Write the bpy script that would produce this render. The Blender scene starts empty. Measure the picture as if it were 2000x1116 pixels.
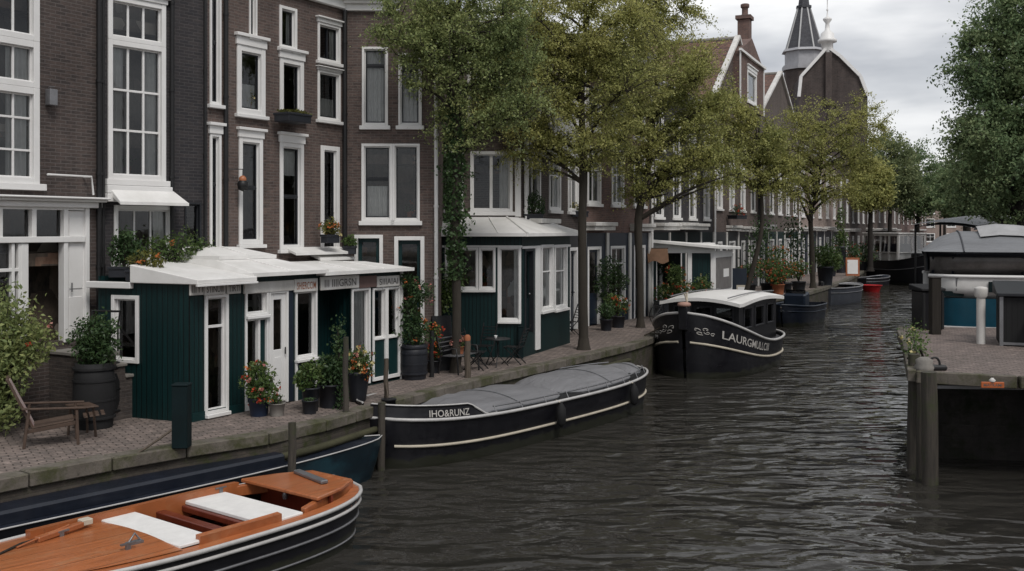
import bpy, bmesh, math, random
import numpy as np
from mathutils import Vector, Matrix
random.seed(7); rng = np.random.default_rng(7)
S = bpy.context.scene; COL = S.collection; R = math.radians; PI = math.pi
CAMZ = 3.5; F = 2000.0; HZ = 450.0
# measured on the photograph (2000 px wide): camera at the origin looking along +Y, horizon at row 450
def G(px, py, z=0.0):
    y = F*(CAMZ-z)/(py-HZ); return ((px-1000)/F*y, y, z)
def AT(px, py, y):
    return ((px-1000)/F*y, y, CAMZ-(py-HZ)*y/F)
# ---------------------------------------------------------------- objects
def tag(o, label, cat, group=None, kind=None):
    o['label'] = label; o['category'] = cat
    if group: o['group'] = group
    if kind: o['kind'] = kind
    return o
def thing(name, label, cat, loc=(0,0,0), rz=0.0, group=None):
    o = bpy.data.objects.new(name, None); COL.objects.link(o); o.empty_display_size = .2
    o.location = loc; o.rotation_euler = (0,0,rz)
    return tag(o, label, cat, group)
def dup(o, loc, rz, label=None, parent=None):
    c = o.copy(); COL.objects.link(c)
    if parent is None:
        c.location = loc; c.rotation_euler = (0,0,rz)
        if label: c['label'] = label
    else: c.parent = parent
    for ch in list(o.children): dup(ch, None, None, None, c)
    return c
class MB:
    def __init__(s): s.v=[]; s.f=[]; s.sm=[]; s.mi=[]; s.m=0
    def add(s, vs, fs, smooth=False):
        n=len(s.v); s.v.extend([tuple(p) for p in vs])
        for f in fs: s.f.append([i+n for i in f]); s.sm.append(smooth); s.mi.append(s.m)
        return s
    def box(s,x0,x1,y0,y1,z0,z1):
        return s.add([(x0,y0,z0),(x1,y0,z0),(x1,y1,z0),(x0,y1,z0),(x0,y0,z1),(x1,y0,z1),(x1,y1,z1),(x0,y1,z1)],
          [(3,2,1,0),(4,5,6,7),(0,1,5,4),(1,2,6,5),(2,3,7,6),(3,0,4,7)])
    def obox(s,c,d,rz=0,rx=0,ry=0):
        M=Matrix.Translation(c)@Matrix.Rotation(rz,4,'Z')@Matrix.Rotation(ry,4,'Y')@Matrix.Rotation(rx,4,'X')
        h=[d[0]/2,d[1]/2,d[2]/2]
        vs=[M@Vector((a*h[0],b*h[1],e*h[2])) for a,b,e in ((-1,-1,-1),(1,-1,-1),(1,1,-1),(-1,1,-1),(-1,-1,1),(1,-1,1),(1,1,1),(-1,1,1))]
        return s.add(vs,[(3,2,1,0),(4,5,6,7),(0,1,5,4),(1,2,6,5),(2,3,7,6),(3,0,4,7)])
    def bar(s,a,b,w,h=None):
        a=Vector(a);b=Vector(b);d=b-a;L=d.length
        q=d.to_track_quat('X','Z').to_matrix().to_4x4(); M=Matrix.Translation((a+b)/2)@q
        h=h or w
        vs=[M@Vector((i*L/2,j*w/2,k*h/2)) for i,j,k in ((-1,-1,-1),(1,-1,-1),(1,1,-1),(-1,1,-1),(-1,-1,1),(1,-1,1),(1,1,1),(-1,1,1))]
        return s.add(vs,[(3,2,1,0),(4,5,6,7),(0,1,5,4),(1,2,6,5),(2,3,7,6),(3,0,4,7)])
    def tube(s,pts,r,n=8,cap=True,closed=False):
        P=[Vector(p) for p in pts]; k=len(P); rs=r if isinstance(r,(list,tuple)) else [r]*k
        vs=[];fs=[]; up=None
        for i,p in enumerate(P):
            if closed: t=P[(i+1)%k]-P[i-1]
            else: t=P[min(i+1,k-1)]-P[max(i-1,0)]
            t.normalize()
            if up is None: up=t.orthogonal().normalized() if abs(t.z)>.9 else Vector((0,0,1)).cross(t).normalized()
            up=(up-t*up.dot(t))
            if up.length<1e-5: up=t.orthogonal()
            up.normalize(); w=t.cross(up)
            for j in range(n):
                a=2*PI*j/n; vs.append(p+(up*math.cos(a)+w*math.sin(a))*rs[i])
        for i in range(k if closed else k-1):
            i2=(i+1)%k
            for j in range(n):
                j2=(j+1)%n; fs.append((i*n+j,i*n+j2,i2*n+j2,i2*n+j))
        s.add(vs,fs,n>4)
        if cap and not closed: s.add(vs[:n],[tuple(range(n))[::-1]]); s.add(vs[-n:],[tuple(range(n))])
        return s
    def lathe(s,prof,n=20,c=(0,0,0),smooth=True):
        vs=[];fs=[]
        for r,z in prof:
            for j in range(n):
                a=2*PI*j/n; vs.append((c[0]+r*math.cos(a),c[1]+r*math.sin(a),c[2]+z))
        for i in range(len(prof)-1):
            for j in range(n):
                j2=(j+1)%n; fs.append((i*n+j,i*n+j2,(i+1)*n+j2,(i+1)*n+j))
        s.add(vs,fs,smooth)
        s.add(vs[:n],[tuple(range(n))[::-1]]); s.add(vs[-n:],[tuple(range(n))]); return s
    def prism(s,poly,z0,z1):
        n=len(poly); z0s=z0 if isinstance(z0,(list,tuple)) else [z0]*n; z1s=z1 if isinstance(z1,(list,tuple)) else [z1]*n
        a=sum(poly[i][0]*poly[(i+1)%n][1]-poly[(i+1)%n][0]*poly[i][1] for i in range(n))
        idx=list(range(n)) if a>0 else list(range(n))[::-1]
        vs=[(poly[i][0],poly[i][1],z0s[i]) for i in idx]+[(poly[i][0],poly[i][1],z1s[i]) for i in idx]
        fs=[tuple(range(n))[::-1],tuple(range(n,2*n))]+[(i,(i+1)%n,n+(i+1)%n,n+i) for i in range(n)]
        return s.add(vs,fs)
    def loft(s,a,b,cap=True):
        n=len(a); s.add(list(a)+list(b),[(i,(i+1)%n,n+(i+1)%n,n+i) for i in range(n)])
        if cap: s.add(a,[tuple(range(n))[::-1]]); s.add(b,[tuple(range(n))])
        return s
    def grid(s,rows,smooth=True,flip=False):
        m=len(rows[0]); vs=[p for r in rows for p in r]; fs=[]
        for i in range(len(rows)-1):
            for j in range(m-1):
                q=(i*m+j,i*m+j+1,(i+1)*m+j+1,(i+1)*m+j); fs.append(q[::-1] if flip else q)
        return s.add(vs,fs,smooth)
    def ball(s,c,r,n=12,m=8,sq=(1,1,1)):
        prof=[]; vs=[];fs=[]
        for i in range(m+1):
            t=PI*i/m
            for j in range(n):
                a=2*PI*j/n; vs.append((c[0]+r*sq[0]*math.sin(t)*math.cos(a),c[1]+r*sq[1]*math.sin(t)*math.sin(a),c[2]-r*sq[2]*math.cos(t)))
        for i in range(m):
            for j in range(n):
                j2=(j+1)%n; fs.append((i*n+j,i*n+j2,(i+1)*n+j2,(i+1)*n+j))
        return s.add(vs,fs,True)
    def build(s,name,mats,parent=None,bevel=0,weld=False):
        me=bpy.data.meshes.new(name); me.from_pydata(s.v,[],s.f)
        mats=mats if isinstance(mats,(list,tuple)) else [mats]
        for m in mats: me.materials.append(m)
        me.polygons.foreach_set('use_smooth',s.sm); me.polygons.foreach_set('material_index',s.mi)
        if bevel or weld:
            bm=bmesh.new(); bm.from_mesh(me)
            if weld: bmesh.ops.remove_doubles(bm,verts=bm.verts,dist=1e-4)
            if bevel:
                es=[e for e in bm.edges if len(e.link_faces)==2 and e.calc_face_angle(0)>.5]
                bmesh.ops.bevel(bm,geom=es,offset=bevel,segments=1,affect='EDGES',profile=.5,clamp_overlap=True)
            bm.to_mesh(me); bm.free()
        me.update()
        o=bpy.data.objects.new(name,me); COL.objects.link(o)
        if parent is not None: o.parent=parent
        return o
def quads_obj(name, V, mat, parent=None, smooth=False):
    """V: (N,4,3) loose quads"""
    N=len(V); me=bpy.data.meshes.new(name)
    me.vertices.add(N*4); me.vertices.foreach_set('co',np.ascontiguousarray(V,dtype=np.float32).ravel())
    me.loops.add(N*4); me.loops.foreach_set('vertex_index',np.arange(N*4,dtype=np.int32))
    me.polygons.add(N); me.polygons.foreach_set('loop_start',np.arange(0,N*4,4,dtype=np.int32))
    try: me.polygons.foreach_set('loop_total',np.full(N,4,dtype=np.int32))
    except Exception: pass
    me.materials.append(mat); me.update(calc_edges=True)
    o=bpy.data.objects.new(name,me); COL.objects.link(o)
    if parent is not None: o.parent=parent
    return o
def leaf_quads(P, size, var=.9, aspect=.55, up=.35):
    P=np.asarray(P,dtype=float); N=len(P)
    d=rng.normal(size=(N,3)); d/=np.linalg.norm(d,axis=1)[:,None]
    nrm=rng.normal(size=(N,3)); nrm[:,2]+=up*2; nrm/=np.linalg.norm(nrm,axis=1)[:,None]
    w=np.cross(nrm,d); w/=np.linalg.norm(w,axis=1)[:,None]+1e-9
    L=(size*(1-var/2+var*rng.random(N)))[:,None]
    W=L*aspect*.5
    fold=np.cross(d,w)*(L*.12)
    return np.stack([P-d*L*.5,P+w*W+fold-d*L*.05,P+d*L*.5,P-w*W+fold-d*L*.05],axis=1)
# ---------------------------------------------------------------- materials
MATS={}
def newmat(name):
    m=bpy.data.materials.new(name); m.use_nodes=True; nt=m.node_tree; b=nt.nodes['Principled BSDF']; return m,nt,b
def N(nt,t,**k):
    n=nt.nodes.new(t)
    for a,v in k.items():
        if a in n.inputs.keys() if isinstance(a,str) else False: n.inputs[a].default_value=v
        else: setattr(n,a,v)
    return n
def link(nt,a,b): nt.links.new(a,b)
def rgba(c): return (c[0],c[1],c[2],1)
def mix(nt,fac,a,b,blend='MIX'):
    n=nt.nodes.new('ShaderNodeMix'); n.data_type='RGBA'; n.blend_type=blend
    for sock,v in ((n.inputs[0],fac),(n.inputs[6],a),(n.inputs[7],b)):
        if hasattr(v,'is_linked'): nt.links.new(v,sock)
        else: sock.default_value=v if sock==n.inputs[0] else rgba(v)
    return n.outputs[2]
def noise(nt,scale,detail=4,rough=.6,vec=None,dist=0):
    n=nt.nodes.new('ShaderNodeTexNoise'); n.inputs['Scale'].default_value=scale; n.inputs['Detail'].default_value=detail
    n.inputs['Roughness'].default_value=rough; n.inputs['Distortion'].default_value=dist
    if vec is None: vec=objco(nt)
    nt.links.new(vec,n.inputs['Vector']); return n.outputs['Fac']
def objco(nt):
    for n in nt.nodes:
        if n.type=='TEX_COORD': return n.outputs['Object']
    return nt.nodes.new('ShaderNodeTexCoord').outputs['Object']
def ramp(nt,fac,lo,hi,c0=(0,0,0),c1=(1,1,1)):
    n=nt.nodes.new('ShaderNodeValToRGB'); n.color_ramp.elements[0].position=lo; n.color_ramp.elements[1].position=hi
    n.color_ramp.elements[0].color=rgba(c0); n.color_ramp.elements[1].color=rgba(c1); nt.links.new(fac,n.inputs[0]); return n.outputs[0]
def bump(nt,h,b,strength=.3,dist=.01):
    n=nt.nodes.new('ShaderNodeBump'); n.inputs['Strength'].default_value=strength; n.inputs['Distance'].default_value=dist
    nt.links.new(h,n.inputs['Height']); nt.links.new(n.outputs[0],b.inputs['Normal'])
def vmap(nt,vec,scale=(1,1,1),rot=(0,0,0),loc=(0,0,0)):
    n=nt.nodes.new('ShaderNodeMapping'); n.inputs['Scale'].default_value=scale; n.inputs['Rotation'].default_value=rot; n.inputs['Location'].default_value=loc
    nt.links.new(vec,n.inputs['Vector']); return n.outputs[0]
def plain(name,c,rough=.6,var=.25,scale=3.0,metal=0,b_=.15,dirt=None,spec=.4,streak=False):
    """painted / solid surface with uneven tone, speckle and a little relief"""
    if name in MATS: return MATS[name]
    m,nt,b=newmat(name); co=objco(nt)
    f=ramp(nt,noise(nt,scale,6,.65,vmap(nt,co,(1,1,.25)) if streak else co),.3,.72)
    d=dirt or tuple(x*(1-var) for x in c)
    col=mix(nt,f,d,tuple(min(1,x*(1+var*.35)) for x in c))
    col=mix(nt,min(.18,var*.6),col,ramp(nt,noise(nt,scale*14,3,.7,co),.35,.7,tuple(x*.6 for x in c),tuple(min(1,x*1.2) for x in c)))
    link(nt,col,b.inputs['Base Color']); b.inputs['Roughness'].default_value=rough; b.inputs['Metallic'].default_value=metal
    b.inputs['Specular IOR Level'].default_value=spec
    if b_: bump(nt,noise(nt,scale*9,4,.6,co),b,b_,.006)
    MATS[name]=m; return m
def brick(name,c1,c2,mortar,w=.22,h=.068,ms=.009,big=.35,rough=.85,moss=None):
    m,nt,b=newmat(name); co=objco(nt)
    sp=nt.nodes.new('ShaderNodeSeparateXYZ'); link(nt,co,sp.inputs[0])
    ad=nt.nodes.new('ShaderNodeMath'); link(nt,sp.outputs[0],ad.inputs[0]); link(nt,sp.outputs[1],ad.inputs[1])
    cb=nt.nodes.new('ShaderNodeCombineXYZ'); link(nt,ad.outputs[0],cb.inputs[0]); link(nt,sp.outputs[2],cb.inputs[1])
    t=nt.nodes.new('ShaderNodeTexBrick'); link(nt,cb.outputs[0],t.inputs['Vector'])
    t.inputs['Color1'].default_value=rgba(c1); t.inputs['Color2'].default_value=rgba(c2); t.inputs['Mortar'].default_value=rgba(mortar)
    t.inputs['Scale'].default_value=1; t.inputs['Brick Width'].default_value=w; t.inputs['Row Height'].default_value=h; t.inputs['Mortar Size'].default_value=ms
    t.inputs['Bias'].default_value=-.1; t.inputs['Mortar Smooth'].default_value=.3
    f=ramp(nt,noise(nt,.75,7,.72,vmap(nt,co,(1.3,1.3,.45))),.34,.66)
    dk=mix(nt,big,t.outputs['Color'],(.02,.018,.018)); lt=mix(nt,big*.35,t.outputs['Color'],(.3,.26,.24))
    col=mix(nt,f,dk,lt)
    col=mix(nt,ramp(nt,noise(nt,9,5,.75,vmap(nt,co,(.5,.5,1.6))),.48,.72),col,tuple(min(1,x*1.5) for x in c1))
    if moss: col=mix(nt,ramp(nt,noise(nt,2.2,6,.7,co),.48,.66),col,moss)
    link(nt,col,b.inputs['Base Color']); b.inputs['Roughness'].default_value=rough; b.inputs['Specular IOR Level'].default_value=.25
    iv=nt.nodes.new('ShaderNodeMath'); iv.operation='SUBTRACT'; iv.inputs[0].default_value=1; link(nt,t.outputs['Fac'],iv.inputs[1])
    a2=nt.nodes.new('ShaderNodeMath'); link(nt,iv.outputs[0],a2.inputs[0]); link(nt,noise(nt,30,4,.6,co),a2.inputs[1])
    bump(nt,a2.outputs[0],b,.5,.008); MATS[name]=m; return m
def leafmat(name,cols,trans=.35,rough=.55):
    m,nt,b=newmat(name); g=nt.nodes.new('ShaderNodeNewGeometry')
    cr=nt.nodes.new('ShaderNodeValToRGB'); el=cr.color_ramp.elements
    el[0].position=0; el[0].color=rgba(cols[0]); el[1].position=1; el[1].color=rgba(cols[-1])
    for i,c in enumerate(cols[1:-1]):
        e=el.new((i+1)/(len(cols)-1)); e.color=rgba(c)
    ad=nt.nodes.new('ShaderNodeMath'); ad.operation='MULTIPLY_ADD'
    link(nt,g.outputs['Random Per Island'],ad.inputs[0]); ad.inputs[1].default_value=.55
    f=noise(nt,.55,3,.5); sc=nt.nodes.new('ShaderNodeMath'); sc.operation='MULTIPLY_ADD'; link(nt,f,sc.inputs[0]); sc.inputs[1].default_value=1.3; sc.inputs[2].default_value=-.42
    link(nt,sc.outputs[0],ad.inputs[2]); link(nt,ad.outputs[0],cr.inputs[0])
    link(nt,cr.outputs[0],b.inputs['Base Color']); b.inputs['Roughness'].default_value=rough; b.inputs['Specular IOR Level'].default_value=.25
    tr=nt.nodes.new('ShaderNodeBsdfTranslucent'); link(nt,cr.outputs[0],tr.inputs[0])
    ms=nt.nodes.new('ShaderNodeMixShader'); ms.inputs[0].default_value=trans
    link(nt,b.outputs[0],ms.inputs[1]); link(nt,tr.outputs[0],ms.inputs[2]); link(nt,ms.outputs[0],nt.nodes['Material Output'].inputs[0])
    MATS[name]=m; return m
def glassmat(name,tint=(.72,.74,.74),refl=.07):
    m,nt,b=newmat(name); nt.nodes.remove(b)
    t=nt.nodes.new('ShaderNodeBsdfTransparent'); t.inputs[0].default_value=rgba(tint)
    g=nt.nodes.new('ShaderNodeBsdfGlossy'); g.inputs['Roughness'].default_value=.03; g.inputs[0].default_value=(.95,.97,1,1)
    fr=nt.nodes.new('ShaderNodeFresnel'); fr.inputs[0].default_value=1.45
    bp=nt.nodes.new('ShaderNodeBump'); bp.inputs['Strength'].default_value=.05; bp.inputs['Distance'].default_value=.02
    link(nt,noise(nt,1.7,2,.5),bp.inputs['Height']); link(nt,bp.outputs[0],g.inputs['Normal'])
    ad=nt.nodes.new('ShaderNodeMath'); link(nt,fr.outputs[0],ad.inputs[0]); ad.inputs[1].default_value=refl; ad.use_clamp=True
    ms=nt.nodes.new('ShaderNodeMixShader'); link(nt,ad.outputs[0],ms.inputs[0]); link(nt,t.outputs[0],ms.inputs[1]); link(nt,g.outputs[0],ms.inputs[2])
    link(nt,ms.outputs[0],nt.nodes['Material Output'].inputs[0]); MATS[name]=m; return m
def planks(name,c,axis=0,w=.1,gap=.06,rough=.5,var=.35,grain=12,gapcol=.25,bstr=.5,spec=.4,wear=None):
    """boards w metres wide laid side by side across the given axis, with grain along them"""
    m,nt,b=newmat(name); co=objco(nt); sp=nt.nodes.new('ShaderNodeSeparateXYZ'); link(nt,co,sp.inputs[0])
    if axis=='xy':
        a0=nt.nodes.new('ShaderNodeMath'); link(nt,sp.outputs[0],a0.inputs[0]); link(nt,sp.outputs[1],a0.inputs[1]); src=a0.outputs[0]
    else: src=sp.outputs[axis]
    dv=nt.nodes.new('ShaderNodeMath'); dv.operation='DIVIDE'; link(nt,src,dv.inputs[0]); dv.inputs[1].default_value=w
    fr=nt.nodes.new('ShaderNodeMath'); fr.operation='FRACT'; link(nt,dv.outputs[0],fr.inputs[0])
    fl=nt.nodes.new('ShaderNodeMath'); fl.operation='FLOOR'; link(nt,dv.outputs[0],fl.inputs[0])
    wn=nt.nodes.new('ShaderNodeTexWhiteNoise'); wn.noise_dimensions='1D'; link(nt,fl.outputs[0],wn.inputs['W'])
    gp=nt.nodes.new('ShaderNodeMath'); gp.operation='LESS_THAN'; link(nt,fr.outputs[0],gp.inputs[0]); gp.inputs[1].default_value=gap
    sc=[3,3,3]
    if axis=='xy': sc=[grain*3,grain*3,1.2]
    else:
        sc=[1.5,1.5,1.5]; sc[axis]=grain*3
    f=noise(nt,1,6,.7,vmap(nt,co,sc))
    c0=tuple(x*(1-var) for x in c); c1=tuple(min(1,x*(1+var*.6)) for x in c)
    col=mix(nt,ramp(nt,f,.3,.7),c0,c1); col=mix(nt,wn.outputs[0],col,tuple(x*.8 for x in c)) if var>.05 else col
    if wear: col=mix(nt,ramp(nt,noise(nt,2.3,8,.78,vmap(nt,co,(.6,1.4,1))),.5,.74),col,wear); col=mix(nt,ramp(nt,noise(nt,17,4,.7,co),.62,.75),col,tuple(x*.45 for x in c))
    col=mix(nt,gp.outputs[0],col,tuple(x*gapcol for x in c))
    link(nt,col,b.inputs['Base Color']); b.inputs['Roughness'].default_value=rough; b.inputs['Specular IOR Level'].default_value=spec
    iv=nt.nodes.new('ShaderNodeMath'); iv.operation='MULTIPLY_ADD'; link(nt,gp.outputs[0],iv.inputs[0]); iv.inputs[1].default_value=-1; link(nt,f,iv.inputs[2])
    bump(nt,iv.outputs[0],b,bstr,.006); MATS[name]=m; return m
M={}
M['brick_dark']=brick('brick_dark',(.070,.052,.046),(.030,.025,.025),(.12,.105,.10))
M['brick_black']=brick('brick_black',(.024,.024,.028),(.044,.039,.041),(.068,.064,.066),big=.2)
M['brick_brown']=brick('brick_brown',(.115,.081,.07),(.062,.045,.041),(.15,.13,.12))
M['brick_red']=brick('brick_red',(.15,.088,.072),(.10,.062,.054),(.17,.14,.13))
M['brick_grey']=brick('brick_grey',(.10,.078,.066),(.065,.052,.046),(.14,.12,.11))
M['brick_step']=brick('brick_step',(.075,.062,.055),(.05,.042,.04),(.09,.08,.075))
M['white']=plain('white_paint',(.76,.755,.745),.45,.06,1.6,dirt=(.69,.68,.665),b_=.05)
M['white_old']=plain('white_paint_worn',(.66,.65,.63),.55,.22,2.2,dirt=(.42,.40,.37),streak=True)
M['roof_white']=plain('roof_white',(.80,.79,.775),.6,.08,1.1,dirt=(.62,.61,.585),b_=.1)
M['dark_trim']=plain('dark_trim',(.018,.02,.024),.45,.3)
M['glass']=glassmat('window_glass',refl=.012)
M['glass_dark']=glassmat('dark_glass',(.3,.32,.33),.06)
M['green']=planks('green_boards','x' and (.0028,.023,.024),'xy',.105,.14,.5,.55,10,.12,1.0,.3)
M['green_paint']=plain('green_paint',(.004,.028,.029),.5,.3,spec=.3)
M['teal_dark']=plain('teal_post',(.003,.012,.014),.65,.4,spec=.2)
M['navy']=plain('navy_paint',(.012,.02,.035),.4,.3)
M['black']=plain('black_paint',(.010,.010,.012),.38,.4)
M['black_matt']=plain('black_matt',(.012,.012,.013),.8,.4)
M['iron']=plain('black_iron',(.015,.015,.016),.5,.4)
M['grey_metal']=plain('grey_metal',(.25,.25,.26),.4,.3,metal=.6)
M['stone']=plain('stone_grey',(.24,.225,.205),.85,.4,2.5,b_=.5)
M['wood_grey']=planks('weathered_wood',(.105,.086,.068),'xy',.5,.0,.85,.5,8,.5,.8,.2)
M['wood_dark']=planks('dark_wet_wood',(.028,.024,.02),'xy',.5,.0,.8,.5,8,.5,.8,.25)
M['tile_red']=brick('roof_tile_red',(.165,.092,.07),(.10,.06,.05),(.04,.03,.027),.34,.3,.035,.3)
M['slate']=brick('roof_slate',(.075,.078,.088),(.055,.057,.066),(.03,.03,.034),.25,.16,.01,.2)
M['curtain']=plain('curtain_cloth',(.78,.76,.73),.9,.15,6,b_=.1)
M['cream']=plain('cream_paint',(.52,.47,.38),.6,.25)
M['terracotta']=plain('terracotta',(.34,.12,.055),.8,.3)
M['pot_beige']=plain('pot_beige',(.3,.255,.19),.8,.3)
M['pot_black']=plain('pot_black',(.016,.018,.024),.5,.35)
M['pot_blue']=plain('pot_blue',(.014,.024,.05),.35,.3)
M['soil']=plain('soil',(.035,.024,.016),.95,.4,12)
M['letter']=plain('sign_letter',(.5,.48,.45),.6,.2)
M['letter_dark']=plain('sign_letter_dark',(.12,.11,.105),.7,.2)
def hullmat(name,c,rough=.24):
    m,nt,b=newmat(name); co=objco(nt); sp=nt.nodes.new('ShaderNodeSeparateXYZ'); link(nt,co,sp.inputs[0])
    sc=ramp(nt,noise(nt,1,7,.75,vmap(nt,co,(.5,.5,5))),.52,.74); sc2=ramp(nt,noise(nt,2.2,6,.7,vmap(nt,co,(3,3,.25))),.5,.75)
    col=mix(nt,sc,c,tuple(x*1.7+.004 for x in c)); fm=nt.nodes.new('ShaderNodeMath'); fm.operation='MULTIPLY'; fm.inputs[1].default_value=.55; link(nt,sc2,fm.inputs[0]); col=mix(nt,fm.outputs[0],col,tuple(x*1.5+.004 for x in c))
    ad=nt.nodes.new('ShaderNodeMath'); ad.operation='MULTIPLY_ADD'; link(nt,noise(nt,3,5,.7,co),ad.inputs[0]); ad.inputs[1].default_value=-.35; link(nt,sp.outputs[2],ad.inputs[2])
    wl=ramp(nt,ad.outputs[0],-.10,.05,(1,1,1),(0,0,0)); col=mix(nt,wl,col,(.02,.021,.014)); link(nt,col,b.inputs['Base Color'])
    rg=nt.nodes.new('ShaderNodeMapRange'); link(nt,noise(nt,2.5,6,.7,vmap(nt,co,(1,1,2))),rg.inputs[0]); rg.inputs[1].default_value=.3; rg.inputs[2].default_value=.7; rg.inputs[3].default_value=rough; rg.inputs[4].default_value=rough+.35; link(nt,rg.outputs[0],b.inputs['Roughness'])
    bump(nt,noise(nt,1.3,3,.5,vmap(nt,co,(1,1,1.5))),b,.12,.05); MATS[name]=m; return m
def pilemat():
    m,nt,b=newmat('mossy_pile_wood'); co=objco(nt); f=noise(nt,1,7,.75,vmap(nt,co,(14,14,.9)))
    col=mix(nt,ramp(nt,f,.3,.7),(.018,.016,.014),(.085,.072,.058)); col=mix(nt,ramp(nt,noise(nt,1.6,6,.7,co),.5,.66),col,(.04,.05,.018)); link(nt,col,b.inputs['Base Color']); b.inputs['Roughness'].default_value=.85; bump(nt,f,b,.9,.02); MATS['pile_moss']=m; return m
M['pile_moss']=pilemat()
# interior wall: patches like pictures, shelves and furniture seen dimly
def interior(name,g,sc=2.4):
    m,nt,b=newmat(name); co=objco(nt)
    v=nt.nodes.new('ShaderNodeTexVoronoi'); v.distance='CHEBYCHEV'; v.inputs['Scale'].default_value=sc; link(nt,vmap(nt,co,(1,1,.7)),v.inputs['Vector'])
    hs=nt.nodes.new('ShaderNodeSeparateColor'); link(nt,v.outputs['Color'],hs.inputs[0])
    cr=nt.nodes.new('ShaderNodeValToRGB'); el=cr.color_ramp.elements; cr.color_ramp.interpolation='CONSTANT'
    el[0].color=rgba((.05,.037,.03)); el[1].position=.9; el[1].color=rgba((.4,.35,.3))
    for p,c in ((.35,(.02,.017,.016)),(.55,(.085,.06,.045)),(.72,(.17,.13,.10)),(.84,(.16,.085,.055))):
        e=el.new(p); e.color=rgba(c)
    link(nt,hs.outputs[0],cr.inputs[0])
    for e in cr.color_ramp.elements: e.color=rgba(tuple(min(.75,x*g) for x in e.color[:3]))
    link(nt,mix(nt,.35,cr.outputs[0],ramp(nt,noise(nt,5,5,.7,vmap(nt,co,(1,1,.5))),.35,.65,(.01,.01,.01),(.3,.24,.18))),b.inputs['Base Color']); b.inputs['Roughness'].default_value=.9; return m
M['interior']=interior('interior_wall',1.5); M['interior_near']=interior('shop_interior',2.4,3.6)
# ---------------------------------------------------------------- lettering
def text_mesh(s,h):
    cu=bpy.data.curves.new('lettering','FONT'); cu.body=s; cu.size=h/.7; cu.offset=.012*h; cu.resolution_u=3
    o=bpy.data.objects.new('lettering',cu); COL.objects.link(o)
    bpy.context.view_layer.update()
    me=bpy.data.meshes.new_from_object(o); bpy.data.objects.remove(o)
    V=[tuple(v.co) for v in me.vertices]; Fc=[list(p.vertices) for p in me.polygons]; bpy.data.meshes.remove(me); bpy.data.curves.remove(cu)
    return V,Fc
def letters(name,s,h,width,mat,parent,place):
    """place(x in 0..width, y in 0..h) -> point"""
    V,Fc=text_mesh(s,h); x0=min(v[0] for v in V); x1=max(v[0] for v in V)
    mb=MB(); mb.add([place((v[0]-x0)/(x1-x0)*width,v[1]) for v in V],Fc); return mb.build(name,mat,parent)
# ---------------------------------------------------------------- camera, sky, sun
cd=bpy.data.cameras.new('camera'); cam=bpy.data.objects.new('camera',cd); COL.objects.link(cam)
cam.location=(0,0,CAMZ); cam.rotation_euler=(R(90),0,0); cd.sensor_width=36; cd.lens=36; cd.shift_y=-(558-HZ)/2000; cd.clip_end=3000
S.camera=cam
SUN_EL,SUN_AZ=R(52),R(155)   # high, behind the camera to the right, veiled by cloud
w=bpy.data.worlds.new('World'); S.world=w; w.use_nodes=True; nt=w.node_tree; bg=nt.nodes['Background']
sky=nt.nodes.new('ShaderNodeTexSky'); sky.sky_type='NISHITA'; sky.sun_disc=False; sky.sun_elevation=SUN_EL; sky.sun_rotation=SUN_AZ
tc=nt.nodes.new('ShaderNodeTexCoord')
def cloudn(sc,det,loc,sq):
    n=nt.nodes.new('ShaderNodeTexNoise'); n.inputs['Scale'].default_value=sc; n.inputs['Detail'].default_value=det; n.inputs['Roughness'].default_value=.52
    nt.links.new(vmap(nt,tc.outputs['Generated'],(1,1,sq),(R(6),0,0),loc),n.inputs['Vector']); return n.outputs['Fac']
c1=ramp(nt,cloudn(2.6,5,(.3,.15,.2),4.2),.38,.64,(3.7,3.8,4.1),(7.8,7.75,7.7))
c2=ramp(nt,cloudn(6,4,(1.3,.4,.6),3.4),.34,.66,(.76,.78,.81),(1.12,1.12,1.12))
cc=mix(nt,1.0,c1,c2,'MULTIPLY')
link(nt,mix(nt,.94,sky.outputs[0],cc),bg.inputs[0]); bg.inputs[1].default_value=.1
sd=bpy.data.lights.new('sun','SUN'); sd.energy=1.5; sd.angle=R(20); sd.color=(1,.96,.91); so=bpy.data.objects.new('sun',sd); COL.objects.link(so)
d=Vector((math.sin(SUN_AZ)*math.cos(SUN_EL),math.cos(SUN_AZ)*math.cos(SUN_EL),math.sin(SUN_EL)))
so.rotation_euler=d.to_track_quat('Z','Y').to_euler(); so.location=d*60
S.view_settings.view_transform='Standard'; S.view_settings.look='None'; S.view_settings.exposure=.36; S.view_settings.gamma=1
S.cycles.max_bounces=6; S.cycles.transparent_max_bounces=10
# ================================================================ water, quays, ground
WZ=-1.2
def catmull(pts,n=6):
    out=[]; P=[pts[0]]+list(pts)+[pts[-1]]
    for i in range(1,len(P)-2):
        for k in range(n):
            t=k/n; a,b,c,d=[Vector(P[i+j]) for j in (-1,0,1,2)]
            out.append(tuple(.5*((2*b)+(c-a)*t+(2*a-5*b+4*c-d)*t*t+(3*b-a-3*c+d)*t**3)))
    out.append(tuple(pts[-1])); return out
edge=[G(px,py)[:2] for px,py in ((-330,1003),(-150,967),(0,938),(170,906),(340,876),(570,840),(740,794),(915,747),(1145,695),(1264,665),(1316,637),(1418,598),(1580,571),(1672,538),(1722,508))]
edge=[(-11.5,7.5)]+[e for e in edge]
EDGE=catmull([(x,y,0) for x,y in edge],5)
EDGE=[(p[0],p[1]) for p in EDGE]
mb=MB(); mb.add([(-260,-60,WZ),(340,-60,WZ),(340,420,WZ),(-260,420,WZ)],[(0,1,2,3)])
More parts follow.
